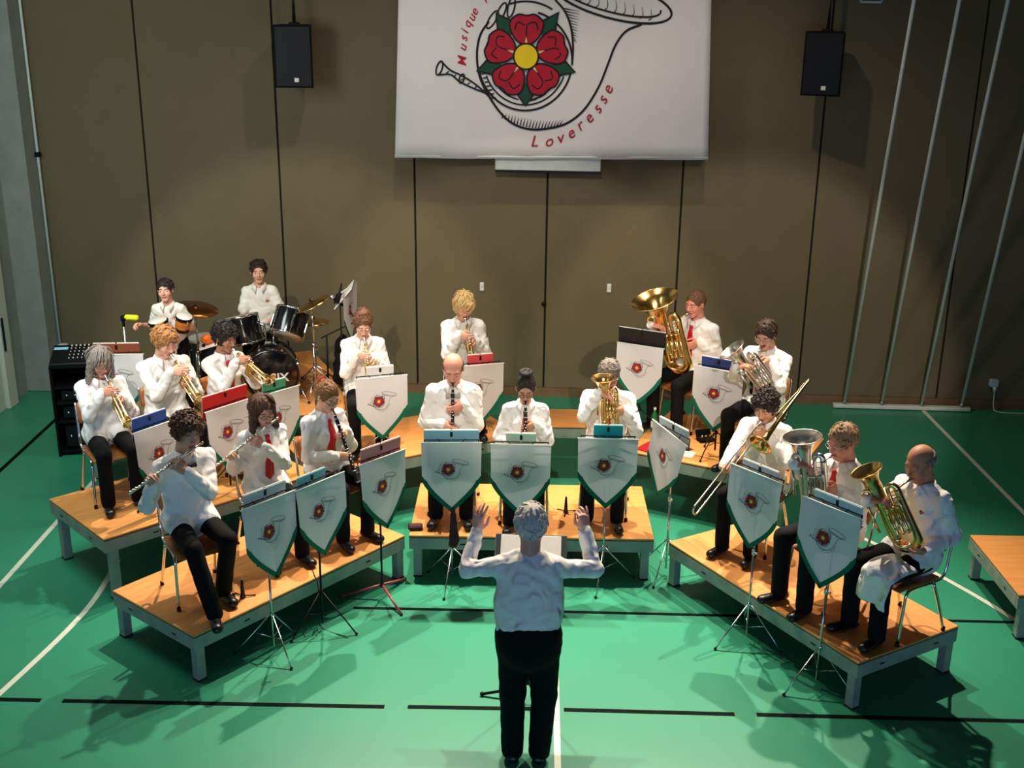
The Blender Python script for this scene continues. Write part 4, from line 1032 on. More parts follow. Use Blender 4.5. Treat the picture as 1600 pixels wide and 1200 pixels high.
def trumpet(P, label, yaw=0, pitch=30, roll=0, m='brass', group='trumpets and cornets', bell=.061, L=.55):
    O, Ri, Mw = iframe(P, yaw, pitch, roll)
    e = empty('trumpet'); e.matrix_world = Mw; tag(e, label, 'trumpet', group)
    mouthpiece(e, 'silver')
    mb = MB(m); mb.tube([(-.015 * min(1, t * 5), -.075 - t * (L - .13), 0) for t in np.linspace(0, 1, 8)] + [p for p in uloop((-.015, -(L - .06), 0), (-.015, -(L - .06), -.075), (0, -.02, 0))[1:]] + [(-.015, -.30, -.075), (0, -.29, -.075)], .0062, 10)
    mb.lathe([(.0085, -.012), (.0085, .012)], 10, 0, zframe((-.015, -L + .09, 0), (0, -1, 0))); mb.tube([(-.015, -.40, 0), (-.015, -.40, -.075)], .004, 8); mb.build('leadpipe', e)
    mb = MB(m)
    pts = [(0, -.24, -.075), (.018, -.22, -.075), (.02, -.13, -.075)] + uloop((.02, -.11, -.075), (.02, -.11, 0), (0, .02, 0))[1:] + [(.02, -.20, 0), (.02, -.30, 0), (.02, -L + .17, 0), (.02, -L + .11, 0), (.02, -L + .065, 0), (.02, -L + .035, 0), (.02, -L + .012, 0), (.02, -L, 0)]
    n = len(pts); R = [.0062] * (n - 7) + [.0075, .010, .0135, .019, .028, .043, bell]
    mb.tube(pts, R, 20, cap=False)
    mb.tube([(.02 + bell * math.cos(a), -L, bell * math.sin(a)) for a in np.linspace(0, 2 * math.pi, 25)[:-1]], .0022, 6, closed=True)
    b = mb.build('bell', e)
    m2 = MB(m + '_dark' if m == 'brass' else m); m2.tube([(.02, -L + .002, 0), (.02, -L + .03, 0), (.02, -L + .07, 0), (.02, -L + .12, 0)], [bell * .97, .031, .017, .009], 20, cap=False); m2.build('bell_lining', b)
    for k in range(3): valve(e, m, (0, -.235 - .027 * k, -.125), (0, 0, 1), .135, .0125)
    mb = MB(m); mb.tube(uloop((.012, -.30, -.055), (.012, -.30, -.095), (0, -.10, 0)), .0058, 8); mb.tube(uloop((.0, -.225, -.04), (.0, -.225, -.06), (0, .04, 0)), .0055, 8); mb.tube(uloop((.015, -.262, -.05), (.015, -.262, -.075), (.03, 0, 0)), .0055, 8); mb.build('valve_slide', e)
    return dict(R=ih(P, O, Ri, (-.085, -.165, -.015), (.62, -.55, .50), (.55, .35, -.72), curl=((30, 45, 25)), th=(.7, .6)),
                L=ih(P, O, Ri, (.088, -.205, -.105), (-.30, -.85, .30), (-.95, .15, .05), curl=(50, 62, 40), th=(.5, .4)))
def flute(P, label, yaw=12, droop=18, group='silver flutes'):
    O, Ri0, _ = iframe(P, 0, 0); Ri = P.Rh @ rot('z', yaw) @ rot('y', -droop); O = P.mouth + P.Rh @ np.array((0, -.010, -.006))
    Mw = P.M @ Matrix.Translation([float(v) * P.sc for v in O]) @ Matrix(Ri.tolist()).to_4x4()
    e = empty('flute'); e.matrix_world = Mw; tag(e, label, 'flute', group)
    mb = MB('silver'); mb.tube([(.085, 0, 0), (-.13, 0, 0)], .0095, 12); mb.lathe([(.0, -.012), (.0105, -.012), (.0105, .012)], 12, 0, zframe((.085, 0, 0), (1, 0, 0)), (False, True)); hj = mb.build('head_joint', e)
    m2 = MB('silver'); m2.ball((0, .004, .009), (.024, .014, .005)); m2.build('lip_plate', hj)
    mb = MB('silver'); mb.tube([(-.13, 0, 0), (-.50, 0, 0)], .0102, 12); mb.tube([(-.125, 0, 0), (-.145, 0, 0)], .0118, 12); mb.build('body_joint', e)
    mb = MB('silver'); mb.tube([(-.495, 0, 0), (-.515, 0, 0)], .0118, 12); mb.tube([(-.50, 0, 0), (-.60, 0, 0)], .0100, 12); mb.build('foot_joint', e)
    for k, x in enumerate((-.19, -.215, -.24, -.265, -.30, -.335, -.36, -.385, -.41, -.435, -.47, -.53, -.555, -.58)):
        mb = MB('silver'); fm = zframe((x, -.001, .0105), (0, -.15, 1)); mb.lathe([(.003, 0), (.0085, .001), (.009, .0045), (.006, .006), (0, .006)], 12, 0, fm); mb.build('key', e)
    mb = MB('silver'); mb.tube([(-.17, -.009, .010), (-.49, -.009, .010)], .0026, 6); mb.tube([(-.52, -.009, .010), (-.59, -.009, .010)], .0026, 6); mb.build('key_rod', e)
    return dict(L=ih(P, O, Ri, (-.145, -.075, -.088), (-.42, .42, .85), (-.25, .92, -.20), curl=(38, 60, 35), th=(.4, .3)),
                R=ih(P, O, Ri, (-.375, .048, -.100), (-.22, -.18, .95), (-.08, -.98, -.10), curl=(48, 52, 25), th=(.4, .3)))
def clarinet(P, label, yaw=0, pitch=58, group='black clarinets', roll=0):
    O, Ri, Mw = iframe(P, yaw, pitch, roll, off=-.006)
    e = empty('clarinet'); e.matrix_world = Mw; tag(e, label, 'clarinet', group)
    Y = lambda y: zframe((0, y, 0), (0, -1, 0))
    mb = MB('ebony'); mb.lathe([(.003, 0), (.006, .0), (.0095, .03), (.012, .06), (.012, .085)], 14, 0, Y(0)); mp = mb.build('mouthpiece', e)
    m2 = MB('silver'); m2.lathe([(.0128, .032), (.0138, .034), (.0145, .056), (.0135, .058)], 14, 0, Y(0)); m2.build('ligature', mp)
    mb = MB('ebony'); mb.lathe([(.012, .085), (.017, .09), (.0175, .12), (.0155, .142), (.0155, .36), (.0165, .362), (.0165, .385), (.0155, .388), (.016, .56)], 16, 0, Y(0)); mb.build('body_tube', e)
    mb = MB('ebony'); mb.lathe([(.015, .56), (.0165, .565), (.018, .60), (.023, .63), (.031, .655), (.0325, .66), (.029, .658), (.02, .63), (.0, .60)], 18, 0, Y(0)); bl = mb.build('bell', e)
    m2 = MB('silver'); m2.lathe([(.0322, .652), (.0335, .656), (.0322, .662)], 18, 0, Y(0)); m2.build('bell_ring', bl)
    for y in (.088, .143, .363, .385, .558):
        mb = MB('silver'); mb.lathe([(.0155, -.0035), (.0182, -.003), (.0182, .003), (.0155, .0035)], 16, 0, Y(-y)); mb.build('ring', e)
    for y, x in ((.18, .004), (.205, -.004), (.235, .004), (.265, 0), (.29, .006), (.32, -.005), (.405, .0), (.43, .004), (.455, -.004), (.48, .006), (.505, -.006), (.535, .006)):
        mb = MB('silver'); mb.lathe([(.003, 0), (.006, .001), (.0066, .004), (.004, .005), (0, .005)], 10, 0, zframe((x, -y, .0125), (x * 30, 0, 1))); mb.build('key', e)
    mb = MB('silver')
    for x in (-.010, .010): mb.tube([(x, -.15, .010), (x, -.35, .010)], .0013, 6); mb.tube([(x, -.39, .010), (x, -.555, .010)], .0013, 6)
    mb.build('key_rod', e)
    return dict(L=ih(P, O, Ri, (.092, -.200, -.050), (-.66, -.40, .55), (-.50, .05, -.80), curl=(40, 48, 28), th=(.8, .5)),
                R=ih(P, O, Ri, (-.092, -.385, -.050), (.66, -.40, .55), (.50, .05, -.80), curl=(40, 48, 28), th=(.8, .5)))
def upright_brass(P, kind, label, cat, yaw=0, pitch=5, roll=0, k=1.0, rb=.135, m='brass', reach=.0, group='upright brass', bellx=-.055, top=.28, lh=None, rh=None):
    O, Ri, Mw = iframe(P, yaw, pitch, roll)
    e = empty(kind); e.matrix_world = Mw; tag(e, label, cat, group)
    S = lambda x, y, z: (x * k, y * k - reach, z * k)
    md = Ri.T @ (P.Rh @ np.array((0, -1.0, 0))); ms_ = 1.15 if k < 1.2 else 1.4
    mb = MB('silver'); mb.lathe([(.004 * ms_, .006), (.0125 * ms_, .0), (.0135 * ms_, .004), (.0125 * ms_, .012), (.010 * ms_, .026), (.0055 * ms_, .036), (.0055 * ms_, .078)], 16, 0, zframe((0, 0, 0), md)); mb.build('mouthpiece', e)
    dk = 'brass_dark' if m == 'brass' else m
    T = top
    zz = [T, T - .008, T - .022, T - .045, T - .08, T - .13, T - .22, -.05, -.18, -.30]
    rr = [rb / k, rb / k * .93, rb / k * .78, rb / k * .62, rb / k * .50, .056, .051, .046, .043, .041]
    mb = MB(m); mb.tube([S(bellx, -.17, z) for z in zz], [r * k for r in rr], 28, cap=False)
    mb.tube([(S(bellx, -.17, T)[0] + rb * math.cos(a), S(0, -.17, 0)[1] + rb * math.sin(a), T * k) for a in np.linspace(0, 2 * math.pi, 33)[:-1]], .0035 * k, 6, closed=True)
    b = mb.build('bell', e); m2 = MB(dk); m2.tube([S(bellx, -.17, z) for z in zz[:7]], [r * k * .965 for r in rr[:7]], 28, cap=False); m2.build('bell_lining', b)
    # bottom bow and rising branch
    pts = [S(bellx, -.17, -.30)] + [S(bellx + .0675 - .0675 * math.cos(t), -.17, -.34 - .0675 * math.sin(t)) for t in np.linspace(0, math.pi, 9)] + [S(bellx + .135, -.17, -.25), S(bellx + .135, -.17, -.10), S(bellx + .135, -.17, .02)] + [S(bellx + .135 - .03 + .03 * math.cos(t), -.17 - .0, .03 + .045 * math.sin(t)) for t in np.linspace(0, math.pi, 7)] + [S(bellx + .075, -.185, -.06), S(bellx + .075, -.195, -.2)]
    n = len(pts); R = list(np.linspace(.041, .012, n) * k); mb = MB(m); mb.tube(catmull(pts, 2), np.interp(np.linspace(0, 1, 2 * (n - 1) + 1), np.linspace(0, 1, n), R), 16); mb.build('bow', e)
    # outer wrap of tubing on the far side
    w = [S(bellx - .02, -.225, -.02), S(bellx - .02, -.228, -.28), S(bellx + .02, -.228, -.355), S(bellx + .09, -.228, -.355), S(bellx + .13, -.225, -.28), S(bellx + .13, -.225, -.02)]
    mb = MB(m); mb.tube(catmull(w, 5), .0105 * k, 10); mb.tube(uloop(S(bellx - .02, -.225, -.02), S(bellx - .075, -.225, -.02), (0, 0, .10 * k)), .0105 * k, 10); mb.tube([S(bellx - .075, -.225, -.02), S(bellx - .075, -.215, -.22)], .0105 * k, 10); mb.build('tubing', e)
    for q in range(3): valve(e, m, S(bellx + .035 + .036 * q, -.225, -.26), (0, 0, 1), .20 * k, .0165 * k)
    for q, (x, l) in enumerate(((.03, .10), (.066, .07), (.105, .13))):
        mb = MB(m); mb.tube(uloop(S(bellx + x, -.245, -.10), S(bellx + x + .028, -.245, -.10), (0, -.01, -l * k)), .0075 * k, 8); mb.build('valve_slide', e)
    mb = MB(m); mb.tube(catmull([md * .07, md * (.11 + reach * .4), S(bellx + .05, -.12, -.02), S(bellx + .075, -.14, -.09), S(bellx + .085, -.17, -.18), S(bellx + .07, -.20, -.24)], 6), .0068 * min(k, 1.15), 10); mb.build('leadpipe', e)
    for z in (-.02, -.22): mb = MB(m); mb.tube([S(bellx, -.17, z), S(bellx + .135, -.17, z)], .006 * k, 8); mb.build('brace', e)
    vx = bellx + .07
    return dict(R=ih(P, O, Ri, *(rh or ((S(vx - .135, -.235, .045)), (.93, .1, -.30), (.25, .05, -.96))), curl=(22, 40, 25), th=(.5, .3)),
                L=ih(P, O, Ri, *(lh or ((S(bellx + .225, -.105, -.22)), (-.62, -.76, .12), (-.75, .62, .0))), curl=(30, 45, 30), th=(.5, .3)))
def trombone(P, label, yaw=0, pitch=40, roll=0, ext=.10):
    O, Ri, Mw = iframe(P, yaw, pitch, roll)
    e = empty('trombone'); e.matrix_world = Mw; tag(e, label, 'trombone', None)
    mouthpiece(e, 'silver', 1.2)
    z2 = -.085
    mb = MB('silver'); mb.tube([(0, -.07, 0), (0, -.62, 0)], .0062, 10); mb.tube([(0, -.10, z2), (0, -.62, z2)], .0062, 10); mb.tube([(0, -.115, 0), (0, -.115, z2)], .0055, 8); mb.build('inner_slide', e)
    mb = MB('silver'); L = .72 + ext; mb.tube([(0, -.20 - ext, 0)] + uloop((0, -L, 0), (0, -L, z2), (0, -.01, 0), 9) + [(0, -.20 - ext, z2)], .0075, 12); mb.tube([(0, -.24 - ext, 0), (0, -.24 - ext, z2)], .0055, 8); mb.build('outer_slide', e)
    B0 = .17
    pts = [(0, -.12, z2), (0, -.02, z2), (.03, .10 + B0 * .5, z2 + .01), (.06, .28 + B0, -.07)] + uloop((.065, .36 + B0, -.065), (.13, .36 + B0, .0), (0, .02, 0), 8)[1:] + [(.13, y_ + B0, z_) for y_, z_ in ((.20, .0), (.0, -.005), (-.15, -.01), (-.26, -.012), (-.32, -.013), (-.36, -.014), (-.385, -.014), (-.40, -.014))]
    n = len(pts); R = [.007] * (n - 13) + [.008, .0085, .009, .0095, .0105, .012, .015, .019, .026, .036, .052, .075, .100]
    R = R[-n:] if len(R) > n else [.007] * (n - len(R)) + R
    mb = MB('brass'); mb.tube(pts, R, 22, cap=False); mb.tube([(.13 + .1 * math.cos(a), -.40 + B0, -.014 + .1 * math.sin(a)) for a in np.linspace(0, 2 * math.pi, 29)[:-1]], .0026, 6, closed=True); b = mb.build('bell', e)
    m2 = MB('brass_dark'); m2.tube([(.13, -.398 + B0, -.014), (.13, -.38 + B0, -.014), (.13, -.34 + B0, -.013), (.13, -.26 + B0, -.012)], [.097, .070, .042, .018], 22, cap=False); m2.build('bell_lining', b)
    for a_, b_ in (((0, -.06, z2), (.13, -.06, -.01)), ((.045, .26, -.075), (.13, .26, 0))): mb = MB('brass'); mb.tube([a_, b_], .005, 8); mb.build('brace', e)
    return dict(L=ih(P, O, Ri, (.075, -.045, -.11), (-.62, -.62, .45), (-.75, .35, -.3), curl=(45, 55, 35), th=(.5, .5)),
                R=ih(P, O, Ri, (-.080, -.215 - ext, -.10), (.70, -.62, .25), (.45, .30, .75), curl=(40, 55, 35), th=(.5, .5)))
# ------------------------------------------------------------------ percussion on the highest platform
def drum(e, r, d, shell, nl=6, heads=('drum_skin', 'drum_skin'), lug='chrome', hoop='chrome'):
    """drum along local z, centred on the origin"""
    mb = MB(shell); mb.lathe([(r * .985, -d / 2), (r, -d / 2 + .01), (r, d / 2 - .01), (r * .985, d / 2)], 32); sh = mb.build('shell', e)
    for s_, hm in ((1, heads[0]), (-1, heads[1])):
        mb = MB(hm); mb.lathe([(0, s_ * (d / 2 + .003)), (r * .97, s_ * (d / 2 + .003)), (r * .99, s_ * (d / 2 - .002))], 32); mb.build('drum_head', e)
        mb = MB(hoop); mb.lathe([(r * .985, s_ * (d / 2 + .010)), (r * 1.03, s_ * (d / 2 + .010)), (r * 1.035, s_ * (d / 2 - .012)), (r * 1.0, s_ * (d / 2 - .014)), (r * .985, s_ * (d / 2 + .010))], 32); mb.build('hoop', e)
    for k in range(nl):
        a = 2 * math.pi * (k + .5) / nl; c, s_ = math.cos(a), math.sin(a); mb = MB(lug)
        mb.box((c * (r + .010), s_ * (r + .010), 0), (.022, .022, d * .5), rot=rot('z', math.degrees(a)), bevel=.005); mb.build('lug', sh)
        mb = MB(lug); mb.tube([(c * (r + .016), s_ * (r + .016), -d / 2), (c * (r + .016), s_ * (r + .016), d / 2)], .004, 6); mb.build('tension_rod', sh)
KIT_RZ = R_(16)
kit = empty('drum_kit', (-3.14, 11.55, H3), KIT_RZ); tag(kit, 'black drum kit with two hanging toms in front of the boy drummer', 'drum kit')
bd = empty('bass_drum', (0, 0.10, .30), 0, kit); bd.rotation_euler = (R_(90), 0, 0)
r = .28
mb = MB('drum_black', 'chrome', 'label_white')
mb.lathe([(r * .985, -.20), (r, -.19), (r, .19), (r * .985, .20)], 40); mb.lathe([(0, .203), (r * .97, .203), (r, .195)], 40); mb.lathe([(0, -.203), (r * .97, -.203), (r, -.195)], 40)
for s_ in (1, -1): mb.lathe([(r * .97, s_ * .212), (r * 1.035, s_ * .212), (r * 1.04, s_ * .178), (r, s_ * .178)], 40)
sh = mb.build('shell', bd)
for k in range(8):
    a = 2 * math.pi * (k + .5) / 8; mb = MB('chrome'); mb.box(((r + .02) * math.cos(a), (r + .02) * math.sin(a), .17), (.03, .03, .07), rot=rot('z', math.degrees(a)), bevel=.006); mb.build('claw', bd); mb = MB('chrome'); mb.box(((r + .015) * math.cos(a), (r + .015) * math.sin(a), .0), (.025, .025, .08), rot=rot('z', math.degrees(a)), bevel=.006); mb.build('lug', bd)
cu = bpy.data.curves.new('lettering', 'FONT'); cu.body = 'BASIX'; cu.size = .125; cu.align_x = 'CENTER'; cu.extrude = .001; cu.offset = .003; cu.space_character = 1.05
to = bpy.data.objects.new('lettering_tmp', cu); COL.objects.link(to); dg = bpy.context.evaluated_depsgraph_get(); tm = to.evaluated_get(dg).to_mesh()
V = [(v.co.x, v.co.y - .06, .2055 + v.co.z) for v in tm.vertices]; F = [tuple(q.vertices) for q in tm.polygons]; to.evaluated_get(dg).to_mesh_clear(); bpy.data.objects.remove(to)
lt_ = obj('lettering', mesh_data('lettering', V, F, ['label_white'], smooth=False), bd); lt_['label'] = 'pale capital letters on the bass drum head'
mb = MB('chrome')
for s_ in (-1, 1): mb.tube([(s_ * .25, 0.0, .20), (s_ * .38, -.22, .0)], .009, 8)
mb.build('spur', kit)
mb = MB('chrome'); mb.box((.0, .10, .60), (.12, .09, .03), bevel=.01)
for s_ in (-1, 1): mb.tube([(s_ * .04, .10, .60), (s_ * .05, .12, .80), (s_ * .12, .14, .83)], .012, 8)
mb.build('tom_mount', kit)
for nm, loc, rx, ry, rr, dd in (('rack_tom', (-.26, .28, .72), 12, -10, .185, .29), ('rack_tom', (.22, .22, .78), 26, 22, .185, .28)):
    t = empty(nm, loc, 0, kit); t.rotation_euler = (R_(rx) * -1, R_(ry), 0); drum(t, rr, dd, 'drum_black')
t = empty('snare_drum', (-.12, .62, .56), 0, kit); drum(t, .17, .13, 'drum_black', 8)
mb = MB('chrome'); mb.tube([(-.12, .62, .5), (-.12, .62, .2)], .011, 8)
for k in range(3): a = k * 2.09 + .4; mb.tube([(-.12, .62, .25), (-.12 + .22 * math.cos(a), .62 + .22 * math.sin(a), .01)], .008, 8); mb.tube([(-.12, .62, .45), (-.12 + .14 * math.cos(a + .5), .62 + .14 * math.sin(a + .5), .5)], .006, 8)
mb.build('snare_stand', kit)
t = empty('floor_tom', (-.66, .42, .42), 0, kit); drum(t, .20, .38, 'drum_black')
mb = MB('chrome')
for k in range(3): a = k * 2.09; mb.tube([(-.66 + .215 * math.cos(a), .42 + .215 * math.sin(a), .5), (-.66 + .22 * math.cos(a), .42 + .22 * math.sin(a), .01)], .008, 8)
mb.build('tom_leg', kit)
def cymbal_stand(x, y, z0, h, tx, ty, r, label, boom=None, spread=.30, m='cymbal'):
    e = empty('cymbal_stand', (x, y, z0)); tag(e, label, 'cymbal', 'cymbals on stands')
    mb = MB('chrome'); mb.tube([(0, 0, .08), (0, 0, h * .55)], .013, 10); mb.build('lower_tube', e)
    mb = MB('chrome'); mb.tube([(0, 0, h * .5), (0, 0, h - .02)], .009, 10); mb.tube([(0, 0, h - .05), (0, 0, h + .05)], .004, 8); mb.build('upper_tube', e)
    for z in (h * .55, h * .30):
        mb = MB('chrome'); mb.lathe([(.013, -.02), (.02, -.018), (.02, .018), (.013, .02)], 12, 0, Matrix.Translation((0, 0, z))); mb.tube([(0, 0, z), (.04, 0, z)], .006, 8); mb.build('clamp', e)
    for k in range(3):
        a = .5 + k * 2 * math.pi / 3; mb = MB('chrome'); mb.tube([(0, 0, h * .30), (spread * math.cos(a), spread * math.sin(a), .015)], .008, 8); mb.tube([(0, 0, .10), (spread * .5 * math.cos(a), spread * .5 * math.sin(a), h * .16)], .006, 6); l = mb.build('leg', e)
        m2 = MB('rubber'); m2.ball((spread * math.cos(a), spread * math.sin(a), .016), .016); m2.build('foot', l)
    c = empty('cymbal', (0, 0, h), 0, e); c.rotation_euler = (tx, ty, 0)
    mb = MB(m); mb.lathe([(.006, .028), (.022, .026), (.036, .014), (.045, .010), (r * .55, .004), (r, -.012), (r, -.0145), (r * .55, .001), (.045, .007), (.006, .022)], 40); mb.build('plate', c)
    mb = MB('rubber'); mb.lathe([(0, .05), (.012, .05), (.014, .030), (.005, .028)], 12); mb.build('felt', c)
    return e
cymbal_stand(-3.84, 11.32, H3, 1.06, R_(4), R_(10), .24, 'tilted brown crash cymbal on a chrome stand beside the bongos')
cymbal_stand(-2.72, 11.75, H3, 1.03, R_(4), R_(-24), .20, 'steeply tilted cymbal on a chrome stand right of the drum kit', m='brass_dark')
hh = cymbal_stand(-2.80, 12.15, H3, .72, 0, 0, .17, 'low hi-hat cymbals on a stand behind the right tom', spread=.22, m='brass_dark')
# bongos
bo = empty('bongo_stand', (-3.92, 10.82, H3), R_(10)); tag(bo, 'pair of orange wooden bongos on a stand in front of the bongo boy', 'bongos')
mb = MB('dark_metal'); mb.tube([(0, 0, .02), (0, 0, .94)], .012, 10); mb.tube([(-.1, 0, .94), (.1, 0, .94)], .010, 8); mb.build('pole', bo)
for k in range(3): a = .3 + k * 2.09; mb = MB('dark_metal'); mb.tube([(0, 0, .30), (.28 * math.cos(a), .28 * math.sin(a), .012)], .009, 8); mb.build('leg', bo)
for x, zz_, r0, r1, h_, tx, ty in ((-.115, .99, .092, .075, .17, 10, -8), (.115, 1.03, .080, .064, .17, 14, 14)):
    b = empty('bongo', (x, 0, zz_), 0, bo); b.rotation_euler = (R_(tx), R_(ty), 0)
    mb = MB('bongo_wood'); mb.lathe([(r1, -h_ / 2), (r1 * 1.06, -h_ * .3), (r0 * 1.0, h_ * .1), (r0 * .97, h_ / 2)], 28); mb.build('shell', b)
    mb = MB('drum_skin'); mb.lathe([(0, h_ / 2 + .004), (r0 * .95, h_ / 2 + .004), (r0 * 1.0, h_ / 2 - .006)], 28); mb.build('drum_head', b)
    mb = MB('dark_metal'); mb.lathe([(r0 * 1.0, h_ / 2), (r0 * 1.06, h_ / 2 - .004), (r0 * 1.06, h_ / 2 - .034), (r0, h_ / 2 - .036)], 28); mb.lathe([(r1 * 1.0, -h_ / 2), (r1 * 1.08, -h_ / 2 + .004), (r1 * 1.10, -h_ / 2 + .035), (r1 * 1.02, -h_ / 2 + .04)], 28); mb.build('hoop', b)
    for k in range(4):
        a = .6 + k * math.pi / 2; mb = MB('chrome'); mb.tube([(r0 * 1.08 * math.cos(a), r0 * 1.08 * math.sin(a), h_ / 2 - .02), (r1 * 1.14 * math.cos(a), r1 * 1.14 * math.sin(a), -h_ / 2 + .02)], .0045, 6); mb.ball((r0 * 1.1 * math.cos(a), r0 * 1.1 * math.sin(a), h_ / 2 - .03), .012); mb.build('lug', b)
# yellow jam block on its stand
jb = empty('jam_block', (-4.42, 10.86, H3), R_(15)); tag(jb, 'yellow plastic percussion block clamped on a thin stand', 'percussion block')
mb = MB('chrome'); mb.tube([(0, 0, .03), (0, 0, 1.0)], .010, 10); mb.build('pole', jb)
for k in range(3): a = k * 2.09; mb = MB('chrome'); mb.tube([(0, 0, .3), (.24 * math.cos(a), .24 * math.sin(a), .012)], .008, 8); mb.build('leg', jb)
mb = MB('yellow_plastic'); mb.box((.085, 0, 1.065), (.13, .055, .050), rot=rot('y', 5), bevel=.014); mb.box((.03, 0, 1.075), (.03, .06, .03), bevel=.008); mb.build('block', jb)
mb = MB('black_plastic'); mb.box((0, 0, 1.06), (.045, .05, .06), bevel=.01); mb.tube([(0, 0, 1.03), (0, 0, .98)], .014, 10); mb.build('clamp', jb)
# tray with orange shaker
tr = empty('percussion_tray', (-3.66, 11.22, H3), R_(18)); tag(tr, 'small pale tray table with black cloth beside the bongos', 'tray')
mb = MB('label_white'); mb.box((0, 0, .71), (.26, .22, .012), rot=rot('y', -14), bevel=.004); mb.build('top', tr)
mb = MB('black_plastic'); mb.tube([(0, 0, .02), (0, 0, .70)], [.15, .10], 16); mb.build('cloth_base', tr)
mr = empty('maraca', (-3.70, 11.20, H3 + .765)); mr.rotation_euler = (0, R_(10), R_(20)); tag(mr, 'orange egg-shaped maraca lying on the small tray', 'maraca')
mb = MB('orange_plastic'); mb.ball((0, 0, 0), (.060, .052, .052), seg=18); mb.build('head', mr)
mb = MB('orange_plastic'); mb.tube([(.05, 0, -.005), (.10, 0, -.012), (.19, 0, -.02)], [.02, .012, .011], 10); mb.build('handle', mr)
# microphone on a boom, gig bag, black stand with sheet music
ms = empty('microphone_stand', (-2.62, 11.95, H3)); tag(ms, 'black microphone on a boom stand right of the drum kit', 'microphone')
mb = MB('dark_metal'); mb.tube([(0, 0, .02), (0, 0, .62)], .010, 10); mb.build('pole', ms)
for k in range(3): a = .2 + k * 2.09; mb = MB('dark_metal'); mb.tube([(0, 0, .18), (.24 * math.cos(a), .24 * math.sin(a), .012)], .008, 8); mb.build('leg', ms)
mb = MB('dark_metal'); mb.tube([(.34, -.05, .80), (0, 0, .62), (-.06, .01, .585)], .007, 8); mb.tube([(.34, -.05, .80), (.26, -.06, .95), (.20, -.07, .99)], .007, 8); mb.build('boom', ms)
mb = MB('black_plastic', 'steel'); d = Vector((-.75, -.1, .62)); fm = zframe((.20, -.07, .985), d); mb.lathe([(.010, -.05), (.013, 0), (.017, .10), (.024, .115)], 16, 0, fm, (True, False)); mb.lathe([(.024, .115), (.027, .125), (.027, .145), (.018, .163), (0, .168)], 16, 1, fm); mb.build('microphone', ms)
gb = empty('coat', (-2.46, 12.02, H3)); tag(gb, 'black coat hanging on a stand behind the microphone', 'coat')
def coatf(p): return smin(ecap(p, (0, 0, .14), (0, 0, .44), .13, .085, (0, 1, 0), .6), rcone(p, (-.03, 0, .5), (.02, 0, .58), .06, .035), .05) + wrinkle(p, .010, 32, 1.0)
V, Q = snet(coatf, (-.2, -.2, -.03), (.2, .2, .68), .016); obj('cloth', fast_mesh('coat', V, Q, ['trousers_black']), gb)
mb = MB('dark_metal'); mb.tube([(0, 0, .005), (0, 0, .62)], .012, 8); mb.tube([(-.12, 0, .012), (.12, 0, .012)], .01, 8); mb.tube([(0, -.12, .012), (0, .12, .012)], .01, 8); mb.build('stand', gb)
# mixer rack on the floor at the far left
rk = empty('equipment_rack', (-5.42, 11.98, 0), R_(14)); tag(rk, 'tall black equipment rack with a mixing desk on top at the far left', 'equipment rack')
for x in (-.27, .27):
    mb = MB('black_plastic'); mb.box((x, 0, .53), (.03, .48, 1.06), bevel=.006); mb.build('side_panel', rk)
mb = MB('black_plastic'); mb.box((0, .225, .53), (.51, .03, 1.06), bevel=.004); mb.build('back_panel', rk)
for z in (.05, .40, .62, .80):
    mb = MB('black_plastic'); mb.box((0, 0, z), (.51, .44, .03), bevel=.004); mb.build('shelf', rk)
for z, h_ in ((.22, .26), (.50, .14), (.70, .12)):
    mb = MB('dark_metal'); mb.box((.02, .02, z), (.44, .38, h_), bevel=.008); u_ = mb.build('amplifier', rk)
    m2 = MB('steel')
    for k in (-.14, -.05, .05): m2.lathe([(0, .02), (.014, .02), (.016, 0)], 12, 0, zframe((k, -.172, z), (0, -1, 0)))
    m2.build('knob', u_)
mx = empty('mixing_desk', (0, -.02, 1.07), 0, rk); mx.rotation_euler = (R_(14), 0, 0)
mb = MB('dark_metal'); mb.box((0, 0, .035), (.56, .42, .07), bevel=.01); mb.build('housing', mx)
mb = MB('led_blue'); mb.box((-.19, .12, .073), (.15, .05, .006), bevel=.002); mb.build('display_strip', mx)
mb = MB('label_white')
for i in range(8): mb.box((-.08 + i * .045, .17, .077), (.016, .012, .014))
mb.build('fader_cap', mx)
mb = MB('steel')
for i in range(8):
    for j in range(4): mb.lathe([(0, .016), (.007, .016), (.009, 0)], 8, 0, Matrix.Translation((-.08 + i * .045, .11 - j * .07, .07)))
mb.build('knob', mx)
# ------------------------------------------------------------------ the players
def seat(P, who):
    off = Matrix.Rotation(P.face, 3, 'Z') @ Vector((0, -.085, 0))
    chair((P.pos[0] + off.x, P.pos[1] + off.y, P.pos[2]), P.face, who)
BRN, BLK, GRY = '#4a3120', '#17110e', '#8d857c'
RELAX = (.0, .0)
